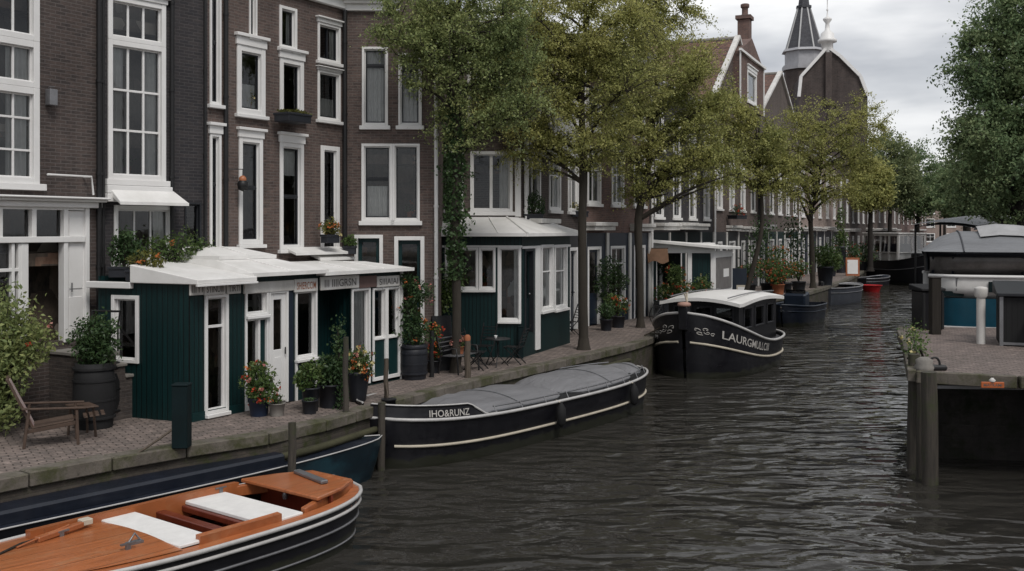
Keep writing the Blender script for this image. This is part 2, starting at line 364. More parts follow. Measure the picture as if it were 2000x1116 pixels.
def watermat():
    m,nt,b=newmat('canal_water'); co=objco(nt)
    b.inputs['Base Color'].default_value=(.032,.030,.0265,1); b.inputs['Roughness'].default_value=.04; b.inputs['IOR'].default_value=1.33
    b.inputs['Specular IOR Level'].default_value=.5
    w1=noise(nt,1.1,1.5,.4,vmap(nt,co,(.68,1.3,1),(0,0,R(-4))),.8)
    w2=noise(nt,2.8,1.5,.45,vmap(nt,co,(.8,1.2,1),(0,0,R(8))),.4)
    w3=noise(nt,11,2,.5,vmap(nt,co,(.7,1.2,1)))
    patch=ramp(nt,noise(nt,.22,3,.5,vmap(nt,co,(1,.6,1))),.36,.64,(.35,.35,.35),(1,1,1))
    def mad(a,k,c):
        n=nt.nodes.new('ShaderNodeMath'); n.operation='MULTIPLY_ADD'; link(nt,a,n.inputs[0]); n.inputs[1].default_value=k
        if c is None: n.inputs[2].default_value=0
        else: link(nt,c,n.inputs[2])
        return n.outputs[0]
    h=mad(w1,1.0,None); h=mad(w2,.30,h); h=mad(w3,.03,h)
    mu=nt.nodes.new('ShaderNodeMath'); mu.operation='MULTIPLY'; link(nt,h,mu.inputs[0]); link(nt,patch,mu.inputs[1])
    bump(nt,mu.outputs[0],b,1.0,.31); return m
M['water']=watermat()
o=mb.build('water',M['water']); o['kind']='structure'
# canal bed and distant land: one sheet to the horizon
mb=MB(); mb.add([(-1500,-300,-4),(1500,-300,-4),(1500,420,-4),(-1500,420,-4)],[(0,1,2,3)]); mb.add([(-1500,420,-4),(1500,420,-4),(1500,420,-.6),(-1500,420,-.6)],[(0,1,2,3)])
mb.add([(-1500,420,-.6),(1500,420,-.6),(1500,2400,-.6),(-1500,2400,-.6)],[(0,1,2,3)])
o=mb.build('ground',plain('earth',(.09,.085,.06),.95,.4,.2)); o['kind']='structure'
def pavemat(name,c1,c2,rot):
    m,nt,b=newmat(name); co=vmap(nt,objco(nt),(1,1,1),(0,0,rot))
    wv=noise(nt,.8,2,.5,co)
    t=nt.nodes.new('ShaderNodeTexBrick')
    va=nt.nodes.new('ShaderNodeVectorMath'); va.operation='MULTIPLY_ADD'; link(nt,wv,va.inputs[0]); va.inputs[1].default_value=(.14,.14,0); link(nt,co,va.inputs[2])
    link(nt,va.outputs[0],t.inputs['Vector'])
    t.inputs['Color1'].default_value=rgba(c1); t.inputs['Color2'].default_value=rgba(c2); t.inputs['Mortar'].default_value=rgba(tuple(x*.22 for x in c1))
    t.inputs['Scale'].default_value=1; t.inputs['Brick Width'].default_value=.23; t.inputs['Row Height'].default_value=.115; t.inputs['Mortar Size'].default_value=.013; t.inputs['Mortar Smooth'].default_value=.6
    col=mix(nt,ramp(nt,noise(nt,.7,6,.7,co),.35,.7),t.outputs['Color'],mix(nt,.45,t.outputs['Color'],(.05,.045,.038)))
    col=mix(nt,ramp(nt,noise(nt,5,5,.7,co),.52,.75),col,tuple(min(1,x*1.35) for x in c1))
    link(nt,col,b.inputs['Base Color']); b.inputs['Roughness'].default_value=.75; b.inputs['Specular IOR Level'].default_value=.3
    iv=nt.nodes.new('ShaderNodeMath'); iv.operation='SUBTRACT'; iv.inputs[0].default_value=1; link(nt,t.outputs['Fac'],iv.inputs[1])
    a2=nt.nodes.new('ShaderNodeMath'); link(nt,iv.outputs[0],a2.inputs[0]); link(nt,noise(nt,9,4,.6,co),a2.inputs[1]); bump(nt,a2.outputs[0],b,.7,.016); return m
M['pave']=pavemat('quay_pavers',(.255,.205,.182),(.165,.138,.125),R(-32)); M['pave_right']=pavemat('platform_pavers',(.245,.195,.175),(.16,.13,.118),R(4))
mb=MB(); n=len(EDGE)
back=[(-60,-20)]+[(x-60,y+45) for x,y in EDGE[1:-1]]+[(60,330)]
inner=[]
for i,(x,y) in enumerate(EDGE):
    a=Vector(EDGE[max(i-1,0)]); b=Vector(EDGE[min(i+1,n-1)]); t=(b-a).normalized(); nn=Vector((-t.y,t.x)); inner.append((x+nn.x*.34,y+nn.y*.34))
mb.grid([[ (x,y,0) for x,y in inner],[(x,y,0) for x,y in back]],False,True)
o=mb.build('quay_pavement',M['pave']); o['kind']='structure'
def kerbmat():
    m,nt,b=newmat('quay_coping_stone'); co=objco(nt)
    f=noise(nt,2.2,7,.7,co); c=mix(nt,ramp(nt,f,.3,.72),(.085,.073,.06),(.165,.145,.122))
    c=mix(nt,ramp(nt,noise(nt,1.3,6,.75,co),.45,.62),c,(.05,.052,.02)); c=mix(nt,ramp(nt,noise(nt,14,4,.7,co),.55,.8),c,(.04,.036,.03))
    link(nt,c,b.inputs['Base Color']); b.inputs['Roughness'].default_value=.85; bump(nt,noise(nt,8,6,.7,co),b,.7,.02); return m
M['kerb']=kerbmat()
# coping stones: individual blocks along the edge with open joints, one structure
acc=[0]
for i in range(1,n): acc.append(acc[-1]+math.dist(EDGE[i],EDGE[i-1]))
def along(arr,s):
    for i in range(1,n):
        if acc[i]>=s or i==n-1:
            t=(s-acc[i-1])/(acc[i]-acc[i-1]); return (arr[i-1][0]+(arr[i][0]-arr[i-1][0])*t, arr[i-1][1]+(arr[i][1]-arr[i-1][1])*t)
mb=MB(); s=0.0
while s<acc[-1]-2:
    L=random.uniform(.9,1.5)*(1 if s<60 else 2); a=along(EDGE,s+.012); b=along(EDGE,min(s+L-.012,acc[-1])); c=along(inner,min(s+L-.012,acc[-1])); d=along(inner,s+.012)
    dz=random.uniform(-.012,.012)+.02; mb.prism([a,b,c,d],-.19,dz); s+=L
o=mb.build('quay_kerb',M['kerb'],bevel=.018); o['kind']='structure'
M['quaywall']=brick('quay_wall_brick',(.06,.05,.04),(.04,.034,.028),(.05,.045,.035),.24,.075,.012,.4,moss=(.035,.042,.014))
mb=MB(); off=[(x*1+(ix-x)*.2,y+(iy-y)*.2) for (x,y),(ix,iy) in zip(EDGE,inner)]
mb.grid([[(x,y,-.17) for x,y in off],[(x,y,-4) for x,y in off]],False,True)
mb.grid([[(x,y,-.01) for x,y in inner],[(x,y,-.32) for x,y in inner]],False,True)
o=mb.build('quay_wall',M['quaywall']); o['kind']='structure'
# timber fender rail below the coping, mossy
mb=MB(); P=[along(EDGE,s) for s in np.linspace(acc[8],acc[48],70)]
mb.tube([(x+.05,y-.03,-.42) for x,y in P],.07,6)
tag(mb.build('fender_beam',plain('mossy_timber',(.06,.058,.03),.9,.5,2,b_=.6)),'mossy timber fender beam running under the quay coping','fender beam')
# ---- platform at right, about two metres above the water
PZ=.8
plat=[(7.72,19.55),(9.3,18.85),(13,18.4),(30,17.5),(32,21.5),(15.5,28.0),(11.0,28.7),(10.4,27.2),(9.55,24.6),(8.6,22)]
mb=MB(); mb.prism([(x+ (10-x)*0,y) for x,y in plat],PZ-.22,PZ)
o=mb.build('platform_pavement',M['pave_right']); o['kind']='structure'
mb=MB()
def strip(mb,a,b,w,z0,z1,seg=1.1):
    a=Vector(a);b=Vector(b);L=(b-a).length;k=max(1,int(L/seg)); t=(b-a)/L; nn=Vector((t.y,-t.x))*w
    for i in range(k):
        p=a+t*(L*i/k+.01); q=a+t*(L*(i+1)/k-.01); mb.prism([p,q,q+nn,p+nn],z0,z1+random.uniform(-.006,.006))
for i in (0,1,2): strip(mb,plat[i],plat[i+1],.16,PZ-.2,PZ+.025)
for i in (6,7,8): strip(mb,plat[i],plat[i+1],.16,PZ-.2,PZ+.03)
strip(mb,plat[9],plat[0],.16,PZ-.2,PZ+.03)
o=mb.build('platform_kerb',M['kerb'],bevel=.015); o['kind']='structure'
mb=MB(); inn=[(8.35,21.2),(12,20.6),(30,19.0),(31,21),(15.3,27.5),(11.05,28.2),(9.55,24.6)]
mb.prism(inn,-4,PZ-.221); o=mb.build('platform_wall',brick('shade_black_wall',(.014,.013,.012),(.008,.008,.008),(.016,.015,.014),.5,.25,.012,.3,moss=(.012,.015,.007))); o['kind']='structure'  # near-black brick colour stands in for the shade under the landing
mb=MB(); mb.bar((7.95,19.36,PZ-.26),(30,17.32,PZ-.26),.05,.06)
tag(mb.build('steel_edge_rail',M['grey_metal']),'thin pale steel rail under the edge of the paved landing','edge rail')
# ---- right bank further on
rb=[(17.5,31.5),(19,36),(22.6,50),(27,60),(36,78),(49,104),(62,136),(70,160),(140,330),(330,330),(330,31)]
mb=MB(); mb.prism(rb,-4,.02); o=mb.build('bank_pavement',M['pave_right']); o['kind']='structure'
mb=MB()
for i in range(8): strip(mb,rb[i],rb[i+1],-.3,-.25,.05,2)
o=mb.build('bank_kerb',M['kerb']); o['kind']='structure'

nb=[(13.2,-70),(13.2,17),(45,17),(45,-70)]
mb=MB(); mb.prism(nb,-4,.02); o=mb.build('bank_pavement',M['pave_right']); o['kind']='structure'
# ================================================================ facades, windows, houses
class Facade:
    def __init__(s,A,B,base=0.0):
        s.A=Vector((A[0],A[1])); s.B=Vector((B[0],B[1])); s.L=(s.B-s.A).length; s.d=(s.B-s.A)/s.L; s.ang=math.atan2(s.d.y,s.d.x); s.base=base
        s.n=Vector((-s.d.y,s.d.x))            # into the building (left of A->B)
    def u(s,px,off=0.0):
        k=(px-1000)/F; a=s.A+s.n*off; return (k*a.y-a.x)/(s.d.x-k*s.d.y)
    def z(s,px,py,off=0.0):
        y=s.A.y+s.n.y*off+s.d.y*s.u(px,off); return CAMZ-(py-HZ)*y/F-s.base
    def rect(s,x0,x1,y0,y1,off=0.0):
        c=(x0+x1)/2; return s.u(x0,off),s.u(x1,off),s.z(c,y1,off),s.z(c,y0,off)
    def world(s,u,y,z): p=s.A+s.d*u+s.n*y; return (p.x,p.y,z+s.base)
def wall_holes(mb,u0,u1,z0,z1,holes,y=0.0,t=.22,reveal=True):
    us=sorted({u0,u1,*[min(max(h[i],u0),u1) for h in holes for i in (0,1)]}); zs=sorted({z0,z1,*[min(max(h[i],z0),z1) for h in holes for i in (2,3)]})
    for a,b in zip(us,us[1:]):
        for c,d in zip(zs,zs[1:]):
            mu,mz=(a+b)/2,(c+d)/2
            if b-a<1e-5 or d-c<1e-5 or any(h[0]<mu<h[1] and h[2]<mz<h[3] for h in holes): continue
            mb.add([(a,y,c),(b,y,c),(b,y,d),(a,y,d)],[(0,1,2,3)])
    if reveal:
        for a,b,c,d in [h[:4] for h in holes]:
            mb.add([(a,y,c),(a,y+t,c),(a,y+t,d),(a,y,d)],[(3,2,1,0)]); mb.add([(b,y,c),(b,y+t,c),(b,y+t,d),(b,y,d)],[(0,1,2,3)])
            mb.add([(a,y,d),(b,y,d),(b,y+t,d),(a,y+t,d)],[(0,1,2,3)][::1]); mb.add([(a,y,c),(b,y,c),(b,y+t,c),(a,y+t,c)],[(3,2,1,0)])
def curtain(mb,u0,u1,z0,z1,y,wave=.025,pitch=.11):
    k=max(6,int((u1-u0)/pitch*6)); ph=random.random()*6
    rows=[]
    for z in (z0,z0+(z1-z0)*.5,z1):
        rows.append([(u0+(u1-u0)*i/k, y+wave*math.sin(ph+i*1.05+.4*math.sin(i*.37))*(1.2 if z<z1 else .7), z) for i in range(k+1)])
    mb.grid(rows,True)
def window(root,u0,u1,z0,z1,fw=.09,cols=1,rows=(),sill=.05,lintel=0,sash=None,cur='',y=0.0,glass='glass',mat='white',bw=.035,name='window',sillx=.06,proud=.035,rowcols=None,label=None):
    """casing, glazing bars, glass, sill, lintel and curtain of one window; rows are fractions of the height"""
    mb=MB(); f0,f1=y-proud,y+.13
    zl=z0; zt=z1
    mb.box(u0,u0+fw,f0,f1,z0,z1); mb.box(u1-fw,u1,f0,f1,z0,z1); mb.box(u0+fw,u1-fw,f0+.004,f1,z1-fw,z1); mb.box(u0+fw,u1-fw,f0+.004,f1,z0,z0+fw*.9)
    # inner stepped bead
    b=.028; mb.box(u0+fw,u0+fw+b,y+.035,y+.12,z0+fw*.9,z1-fw); mb.box(u1-fw-b,u1-fw,y+.035,y+.12,z0+fw*.9,z1-fw)
    mb.box(u0+fw+b,u1-fw-b,y+.037,y+.12,z1-fw-b,z1-fw); mb.box(u0+fw+b,u1-fw-b,y+.037,y+.12,z0+fw*.9,z0+fw*.9+b)
    w=mb.build(name,M[mat],root,bevel=.006)
    if label: w['label']=label
    a,c,zb,zc=u0+fw+b,u1-fw-b,z0+fw*.9+b,z1-fw-b
    sb=MB(); H=zc-zb
    sm=sash or mat
    fr=.03
    zc_rows=[zb+H*r for r in rows]; edges=[zb]+zc_rows+[zc]
    for i in range(len(edges)-1):
        lo,hi=edges[i],edges[i+1]; lo+=bw/2 if i else 0; hi-=bw/2 if i<len(edges)-2 else 0
        if sash:
            sb.box(a,a+fr,y+.05,y+.1,lo,hi); sb.box(c-fr,c,y+.05,y+.1,lo,hi); sb.box(a+fr,c-fr,y+.051,y+.1,lo,lo+fr); sb.box(a+fr,c-fr,y+.051,y+.1,hi-fr,hi)
        nc=(rowcols[i] if rowcols else cols)
        for k in range(1,nc):
            x=a+(c-a)*k/nc; sb.box(x-bw/2,x+bw/2,y+.045,y+.105,lo,hi)
    for r in zc_rows: sb.box(a,c,y+.042,y+.108,r-bw/2,r+bw/2)
    if sb.v: sb.build('glazing_bar' if not sash else 'sash',M[sm],w,bevel=.004)
    j=[random.uniform(-.007,.007) for _ in range(3)]; MB().add([(a,y+.078+j[0],zb),(c,y+.078+j[1],zb),(c,y+.078+j[1]+j[2],zc),(a,y+.078+j[0]+j[2],zc)],[(0,1,2,3)]).build('pane',M[glass],w)
    if sill: MB().box(u0-sillx,u1+sillx,y-.10,y+.06,z0-sill-.03,z0-.001).build('sill',M[mat],w,bevel=.008)
    if lintel:
        l=MB(); l.box(u0-.03,u1+.03,y-.06,y+.05,z1+.001,z1+lintel*.72); l.box(u0-.07,u1+.07,y-.12,y+.05,z1+lintel*.72+.001,z1+lintel)
        l.build('lintel',M[mat],w,bevel=.008)
    if cur:
        cb=MB(); W=c-a
        if 'f' in cur: curtain(cb,a,c,zb,zc,y+.14)
        if 'l' in cur: curtain(cb,a,a+W*.28,zb,zc,y+.14)
        if 'r' in cur: curtain(cb,c-W*.25,c,zb,zc,y+.14)
        if 'h' in cur: curtain(cb,a,c,zb,zb+H*.45,y+.14)
        if 't' in cur: curtain(cb,a,c,zb+H*.72,zc,y+.14,.004)
        cb.build('curtain',M['curtain'],w)
    return w
def door(root,u0,u1,z0,z1,fw=.1,leaf='green_paint',mat='white',y=0.0,glazed=True,open_=False,cols=1):
    mb=MB(); mb.box(u0,u0+fw,y-.035,y+.14,z0,z1); mb.box(u1-fw,u1,y-.035,y+.14,z0,z1); mb.box(u0+fw,u1-fw,y-.033,y+.14,z1-fw,z1)
    w=mb.build('door',M[mat],root,bevel=.006); a,c=u0+fw,u1-fw; H=z1-fw-z0
    if open_: return w
    l=MB(); l.box(a,c,y+.09,y+.13,z0+.01,z0+H*(.42 if glazed else .995))
    if glazed:
        l.box(a,a+.09,y+.09,y+.13,z0+H*.42,z1-fw); l.box(c-.09,c,y+.09,y+.13,z0+H*.42,z1-fw); l.box(a+.09,c-.09,y+.09,y+.13,z1-fw-.1,z1-fw)
    l.box(a+.1,c-.1,y+.075,y+.0899,z0+H*.08,z0+H*.36)
    lf=l.build('door_leaf',M[leaf],w,bevel=.006)
    if glazed: MB().add([(a+.09,y+.11,z0+H*.42),(c-.09,y+.11,z0+H*.42),(c-.09,y+.11,z1-fw-.1),(a+.09,y+.11,z1-fw-.1)],[(0,1,2,3)]).build('pane',M['glass'],w)
    MB().ball((c-.06,y+.06,z0+H*.47),.03,8,6).build('handle',M['grey_metal'],w)
    return w
def cornice(root,u0,u1,z,h=.35,out=.32,mat='white',y=0.0,name='cornice',endz=True):
    mb=MB(); mb.box(u0-.02,u1+.02,y-out*.35,y+.1,z-h,z-h*.45); mb.box(u0-.05,u1+.05,y-out*.7,y+.1,z-h*.45+.001,z-h*.2); mb.box(u0-.08,u1+.08,y-out,y+.12,z-h*.2+.001,z)
    return mb.build(name,M[mat],root,bevel=.012)
def pipe(root,u,z0,z1,y=-.07,r=.05,mat='iron'):
    mb=MB(); mb.tube([(u,y,z0),(u,y,z1)],r,8)
    z=z0+.5
    while z<z1: mb.lathe([(r+.012,-.03),(r+.012,.03)],8,(u,y,z)); z+=1.8
    return mb.build('drainpipe',M[mat],root)
def house(name,label,A,B,ztop,mat,holes,depth=7,name2='brick_house',roof=True,group='canal houses along the quay',base=-.1):
    Fc=Facade(A,B); root=thing(name,label,'house',(A[0],A[1],0),Fc.ang,group)
    mb=MB(); L=Fc.L; wall_holes(mb,0,L,base,ztop,holes)
    mb.add([(0,0,base),(0,depth,base),(0,depth,ztop),(0,0,ztop)],[(0,1,2,3)][::1]); mb.add([(L,0,base),(L,depth,base),(L,depth,ztop),(L,0,ztop)],[(0,1,2,3)])
    mb.add([(0,depth,base),(L,depth,base),(L,depth,ztop),(0,depth,ztop)],[(0,1,2,3)])
    if roof is True: mb.add([(0,0,ztop),(L,0,ztop),(L,depth,ztop),(0,depth,ztop)],[(0,1,2,3)])
    mb.build('wall',M[mat],root)
    ib=MB(); ib.add([(.05,.9,base),(L-.05,.9,base),(L-.05,.9,ztop-.2),(.05,.9,ztop-.2)],[(0,1,2,3)])
    z=2.95
    while z<ztop-.5: ib.box(.05,L-.05,.24,.88,z-.12,z+.12); z+=2.35
    ib.build('room_wall',M['interior'],root)
    return Fc,root
# ---- facade corner points on the ground, from the photograph
Pa=(-10.0,16.7); Pb=(-8.04,20.0); Pc=(-6.51,21.9); Pd=(-4.22,25.72); Pe=(-1.86,25.8)
M['brick_pale']=brick('brick_pale',(.3,.23,.2),(.24,.18,.155),(.3,.27,.25))
M['brick_church']=brick('brick_church',(.062,.047,.043),(.034,.028,.027),(.08,.07,.066),.5,.16,.02)
# House 1: dark brick, tall white sash bay and shopfront with open door
f=Facade(Pa,Pb)
h1=[f.rect(-130,76,-40,357),f.rect(-120,186,398,470),f.rect(-120,128,482,676),f.rect(134,166,415,660)]
h1=[h1[0],h1[1],f.rect(-120,126,482,670)]
f,H1=house('brick_house','dark brick house with a tall white sash bay above a white shopfront and open door',Pa,Pb,13.5,'brick_dark',[f.rect(-130,76,-180,358),f.rect(-120,170,400,676)])
u0,u1,z0,z1=f.rect(-130,76,-40,358)
zz=[f.z(30,y) for y in (358,170,75,-180)]
window(H1,u0,u1,zz[0],zz[1]+.02,.12,5,(.32,.72),.09,0,cur='r',bw=.04,sillx=.1)
window(H1,u0,u1,zz[1]+.021,zz[2],.12,5,(),0,0,cur='rl',bw=.04)
window(H1,u0,u1,zz[2]+.001,zz[3],.12,5,(.5,),0,0,bw=.04)
cornice(H1,f.u(-150),f.u(192)+.0,f.z(90,384),.2,.3,'white',name='shopfront_cornice')
ua,ub=f.u(-120),f.u(170); zc=f.z(60,400); zt=f.z(60,468); zb=f.z(60,676)
mb=MB(); t=.07
for px in (-120,0,66,128,170): x=f.u(px); mb.box(x-t/2-.02,x+t/2,-.04,.14,zt if px not in (128,170,-120) else zb,zc)
mb.box(ua+.06,ub-.08,-.06,.14,zt-.06,zt+.05); mb.box(ua+.06,ub-.08,-.038,.14,zc-.09,zc-.001)
fr=mb.build('shopfront',M['white'],H1,bevel=.008)
MB().add([(ua,.08,zt),(f.u(128),.08,zt),(f.u(128),.08,zc),(ua,.08,zc)],[(0,1,2,3)]).build('pane',M['glass'],fr)
mb=MB()
for px in (-60,25,38): x=f.u(px); mb.box(x-.03,x+.03,-.02,.12,zb,zt-.07)
zq=f.z(20,528); mb.box(ua+.06,f.u(47),-.018,.118,zq-.03,zq+.03); mb.box(f.u(40),f.u(54),-.03,.13,zb,zt-.07); mb.box(ua+.06,f.u(40),-.03,.13,zb,zb+.35)
sw=mb.build('shop_window',M['white'],fr,bevel=.006)
MB().add([(ua,.07,zb+.35),(f.u(47),.07,zb+.35),(f.u(47),.07,zt-.06),(ua,.07,zt-.06)],[(0,1,2,3)]).build('glass_panel',M['glass'],fr)
# white panelled door leaf, standing open against the right jamb
mb=MB(); a,c=f.u(131),f.u(167); mb.box(a,c,.02,.075,zb+.02,f.z(150,412)); mb.box(a+.05,c-.06,.005,.0199,zb+.15,zb+.85); mb.box(a+.05,c-.06,.005,.0199,zb+1.0,f.z(150,470)); mb.box(a+.05,c-.06,.005,.0199,f.z(150,462),f.z(150,425))
dl=mb.build('door_leaf',M['white'],H1,bevel=.008); MB().tube([(a+.07,-.05,zb+.95),(a+.07,-.05,zb+1.12)],.014,8).build('handle',M['grey_metal'],dl)
pipe(H1,f.u(189),.5,13); pipe(H1,f.u(198),.5,13,-.05,.035)
mb=MB(); x=f.u(93); z=f.z(93,190); mb.box(x-.07,x+.09,-.18,-.02,z-.16,z+.14); mb.bar((x,-.02,z+.18),(x,-.2,z+.18),.02); mb.build('wall_box',M['grey_metal'],H1,bevel=.01)
# rail over the shopfront cornice
mb=MB(); za=f.z(120,344); zb_=f.z(120,380)
mb.tube([(f.u(76),-.25,za),(f.u(162),-.25,za),(f.u(166),-.25,zb_)],.02,8); mb.tube([(f.u(162),-.25,za),(f.u(162),-.02,za)],.02,8)
mb.build('balcony_rail',M['white'],H1)
# House 2: black brick with one tall white window, awning and bay
f=Facade(Pb,Pc)
u0,u1=f.u(210),f.u(323); z3=f.z(266,-175)
zs=[f.z(266,y) for y in (352,85,0)]
bay=f.rect(222,337,402,512)
f,H2=house('brick_house','black brick house with a tall white many paned window over a small white awning',Pb,Pc,13.8,'brick_black',[(u0,u1,zs[0],z3),bay,f.rect(360,392,396,505)])
w=window(H2,u0,u1,zs[0],zs[1],.1,3,(.345,.665),.09,0,bw=.045,cur='lr'); window(H2,u0,u1,zs[1]+.001,zs[2],.1,3,(),0,.14,bw=.045)
window(H2,u0,u1,zs[2]+.16,z3,.1,3,(.5,),0,0)
mb=MB(); mb.box(u0-.06,u1+.1,-.12,.02,zs[0]-.28,zs[0]-.125); mb.box(u0-.08,u1+.16,-.16,.02,zs[0]-.45,zs[0]-.29); mb.build('apron_panel',M['white'],H2,bevel=.01)
a,b=f.u(208),f.u(342); zt=f.z(275,372); zb=f.z(275,402)
mb=MB(); mb.loft([(a,-.5,zb),(b,-.5,zb),(b,-.5,zb+.06),(a,-.5,zb+.06)],[(a+.05,0,zt-.1),(b-.12,0,zt-.1),(b-.12,0,zt+.06),(a+.05,0,zt+.06)]); mb.build('awning',M['roof_white'],H2,bevel=.01)
window(H2,*bay,.085,3,(),.06,0,cur='r')
window(H2,*f.rect(360,392,396,505),.04,1,(),.0,0,mat='dark_trim',cur='l')
pipe(H2,f.u(333),.5,13,-.06,.045); pipe(H2,f.u(398),1,13,-.05,.03)
# House 3: brown brick, three bays with white casings
f=Facade(Pc,Pd)
def col(*r): return f.rect(*r)
W3=[(409,431,-40,205),(409,431,262,505),(462,517,92,225),(466,512,270,478),(546,592,117,232),(546,592,280,488),(545,579,14,96),(486,501,-70,72),(620,664,140,236),(626,662,286,498),(620,664,48,122)]
holes=[f.rect(*r) for r in W3]
f,H3=house('brick_house','brown brick house with three columns of white cased windows and white cornice',Pc,Pd,9.45,'brick_brown',holes)
kw=[dict(fw=.05,cols=1,rows=(.5,),cur='l'),dict(fw=.06,rows=(.6,),lintel=.24),dict(fw=.13,lintel=.26,cur='h'),dict(fw=.1,rows=(.54,),lintel=.22),dict(fw=.11,lintel=.25,cur='l'),dict(fw=.1,rows=(.5,),lintel=.24,cur='t'),
 dict(fw=.07,cur='r'),dict(fw=.04,cur='l'),dict(fw=.06,cols=1,cur='lh',lintel=.09),dict(fw=.11,cols=1,cur='l'),dict(fw=.06,cols=2,lintel=.14,cur='r')]
for r,k in zip(holes,kw): window(H3,*r,sill=.05,sash='dark_trim',**k)
cornice(H3,f.u(415),f.L,9.45,.42,.34); pipe(H3,f.u(437),.5,9.4); pipe(H3,f.L-.08,.5,9.0,-.1,.055)
mb=MB()
for x0,x1,py in ((552,668,489),(600,668,500)):
    a,c=f.u(x0),f.u(x1); z=f.z((x0+x1)/2,py); mb.loft([(a,-.42,z-.1),(c,-.42,z-.1),(c,-.42,z-.04),(a,-.42,z-.04)],[(a+.1,0,z),(c-.1,0,z),(c-.1,0,z+.08),(a+.1,0,z+.08)])
mb.build('drip_roof',M['roof_white'],H3,bevel=.01)
# wall lantern of house 3
x=f.u(458); z=f.z(458,360); mb=MB(); mb.tube([(x-.25,-.02,z+.32),(x,-.25,z+.32),(x,-.25,z+.12)],.012,6)
lt=tag(mb.build('wall_lantern',M['iron']),'black wall lantern with an orange lamp on the brown brick facade','lantern'); lt.location=(Pc[0],Pc[1],0); lt.rotation_euler=(0,0,f.ang)
MB().lathe([(.02,-.16),(.1,-.12),(.12,0),(.09,.06),(.02,.12)],8,(x,-.25,z)).build('lamp_cage',M['iron'],lt)
MB().ball((x,-.25,z+.1),.085,10,6).build('lamp_globe',plain('amber_glass',(.45,.17,.08),.35,.3),lt)
# House 4: faces the camera, black sashes in white casings
f=Facade(Pd,Pe)
W4=[(707,758,92,246),(778,824,104,246),(706,820,281,432),(692,748,459,722),(770,829,462,722)]
holes=[f.rect(*r) for r in W4]
f,H4=house('brick_house','brown brick house with black sashes in white frames and two dark doorways',Pd,Pe,9.3,'brick_brown',holes)
window(H4,*holes[0],.06,1,(.79,),.07,0,'dark_trim','f'); window(H4,*holes[1],.06,1,(.79,),.07,0,'dark_trim','f')
h2=holes[2]; mx=f.u(767); window(H4,h2[0],mx-.001,h2[2],h2[3],.07,1,(.55,),.08,0,'dark_trim','h'); window(H4,mx+.001,h2[1],h2[2],h2[3],.055,1,(),.08,0,'dark_trim','')
door(H4,*holes[3],.09,'green_paint'); door(H4,*holes[4],.1,'green_paint')
cornice(H4,0,f.u(780),9.3,.3,.3,name='cornice'); pipe(H4,f.L-.05,0,9.0,-.06,.05,'white')
mb=MB(); a,c=f.u(690),f.u(740); mb.box(a,c,.5,1.4,9.3,10.3); mb.build('dormer',M['dark_trim'],H4,bevel=.02)
# House 5: behind the ivy tree and second kiosk
Pf=(-2.15,29.95); Pg=(.24,30.3)
f=Facade(Pf,Pg)
holes=[f.rect(918,1001,296,414),f.rect(912,1000,110,244),f.rect(860,905,296,414)]
f,H5=house('brick_house','brown brick house half hidden by the ivy covered tree above the green corner kiosk',Pf,Pg,9.6,'brick_grey',holes)
window(H5,*holes[0],.09,2,(),.08,0,None,'r',bw=.09); window(H5,*holes[1],.09,2,(.7,),.08,0,None,'l'); window(H5,*holes[2],.06,1,(.7,),.06)
mb=MB(); mb.box(f.L-.16,f.L+.02,-.05,.2,3.9,f.z(1010,290)); mb.build('pilaster',M['white'],H5,bevel=.01)
cornice(H5,0,f.L,9.6,.35,.3)
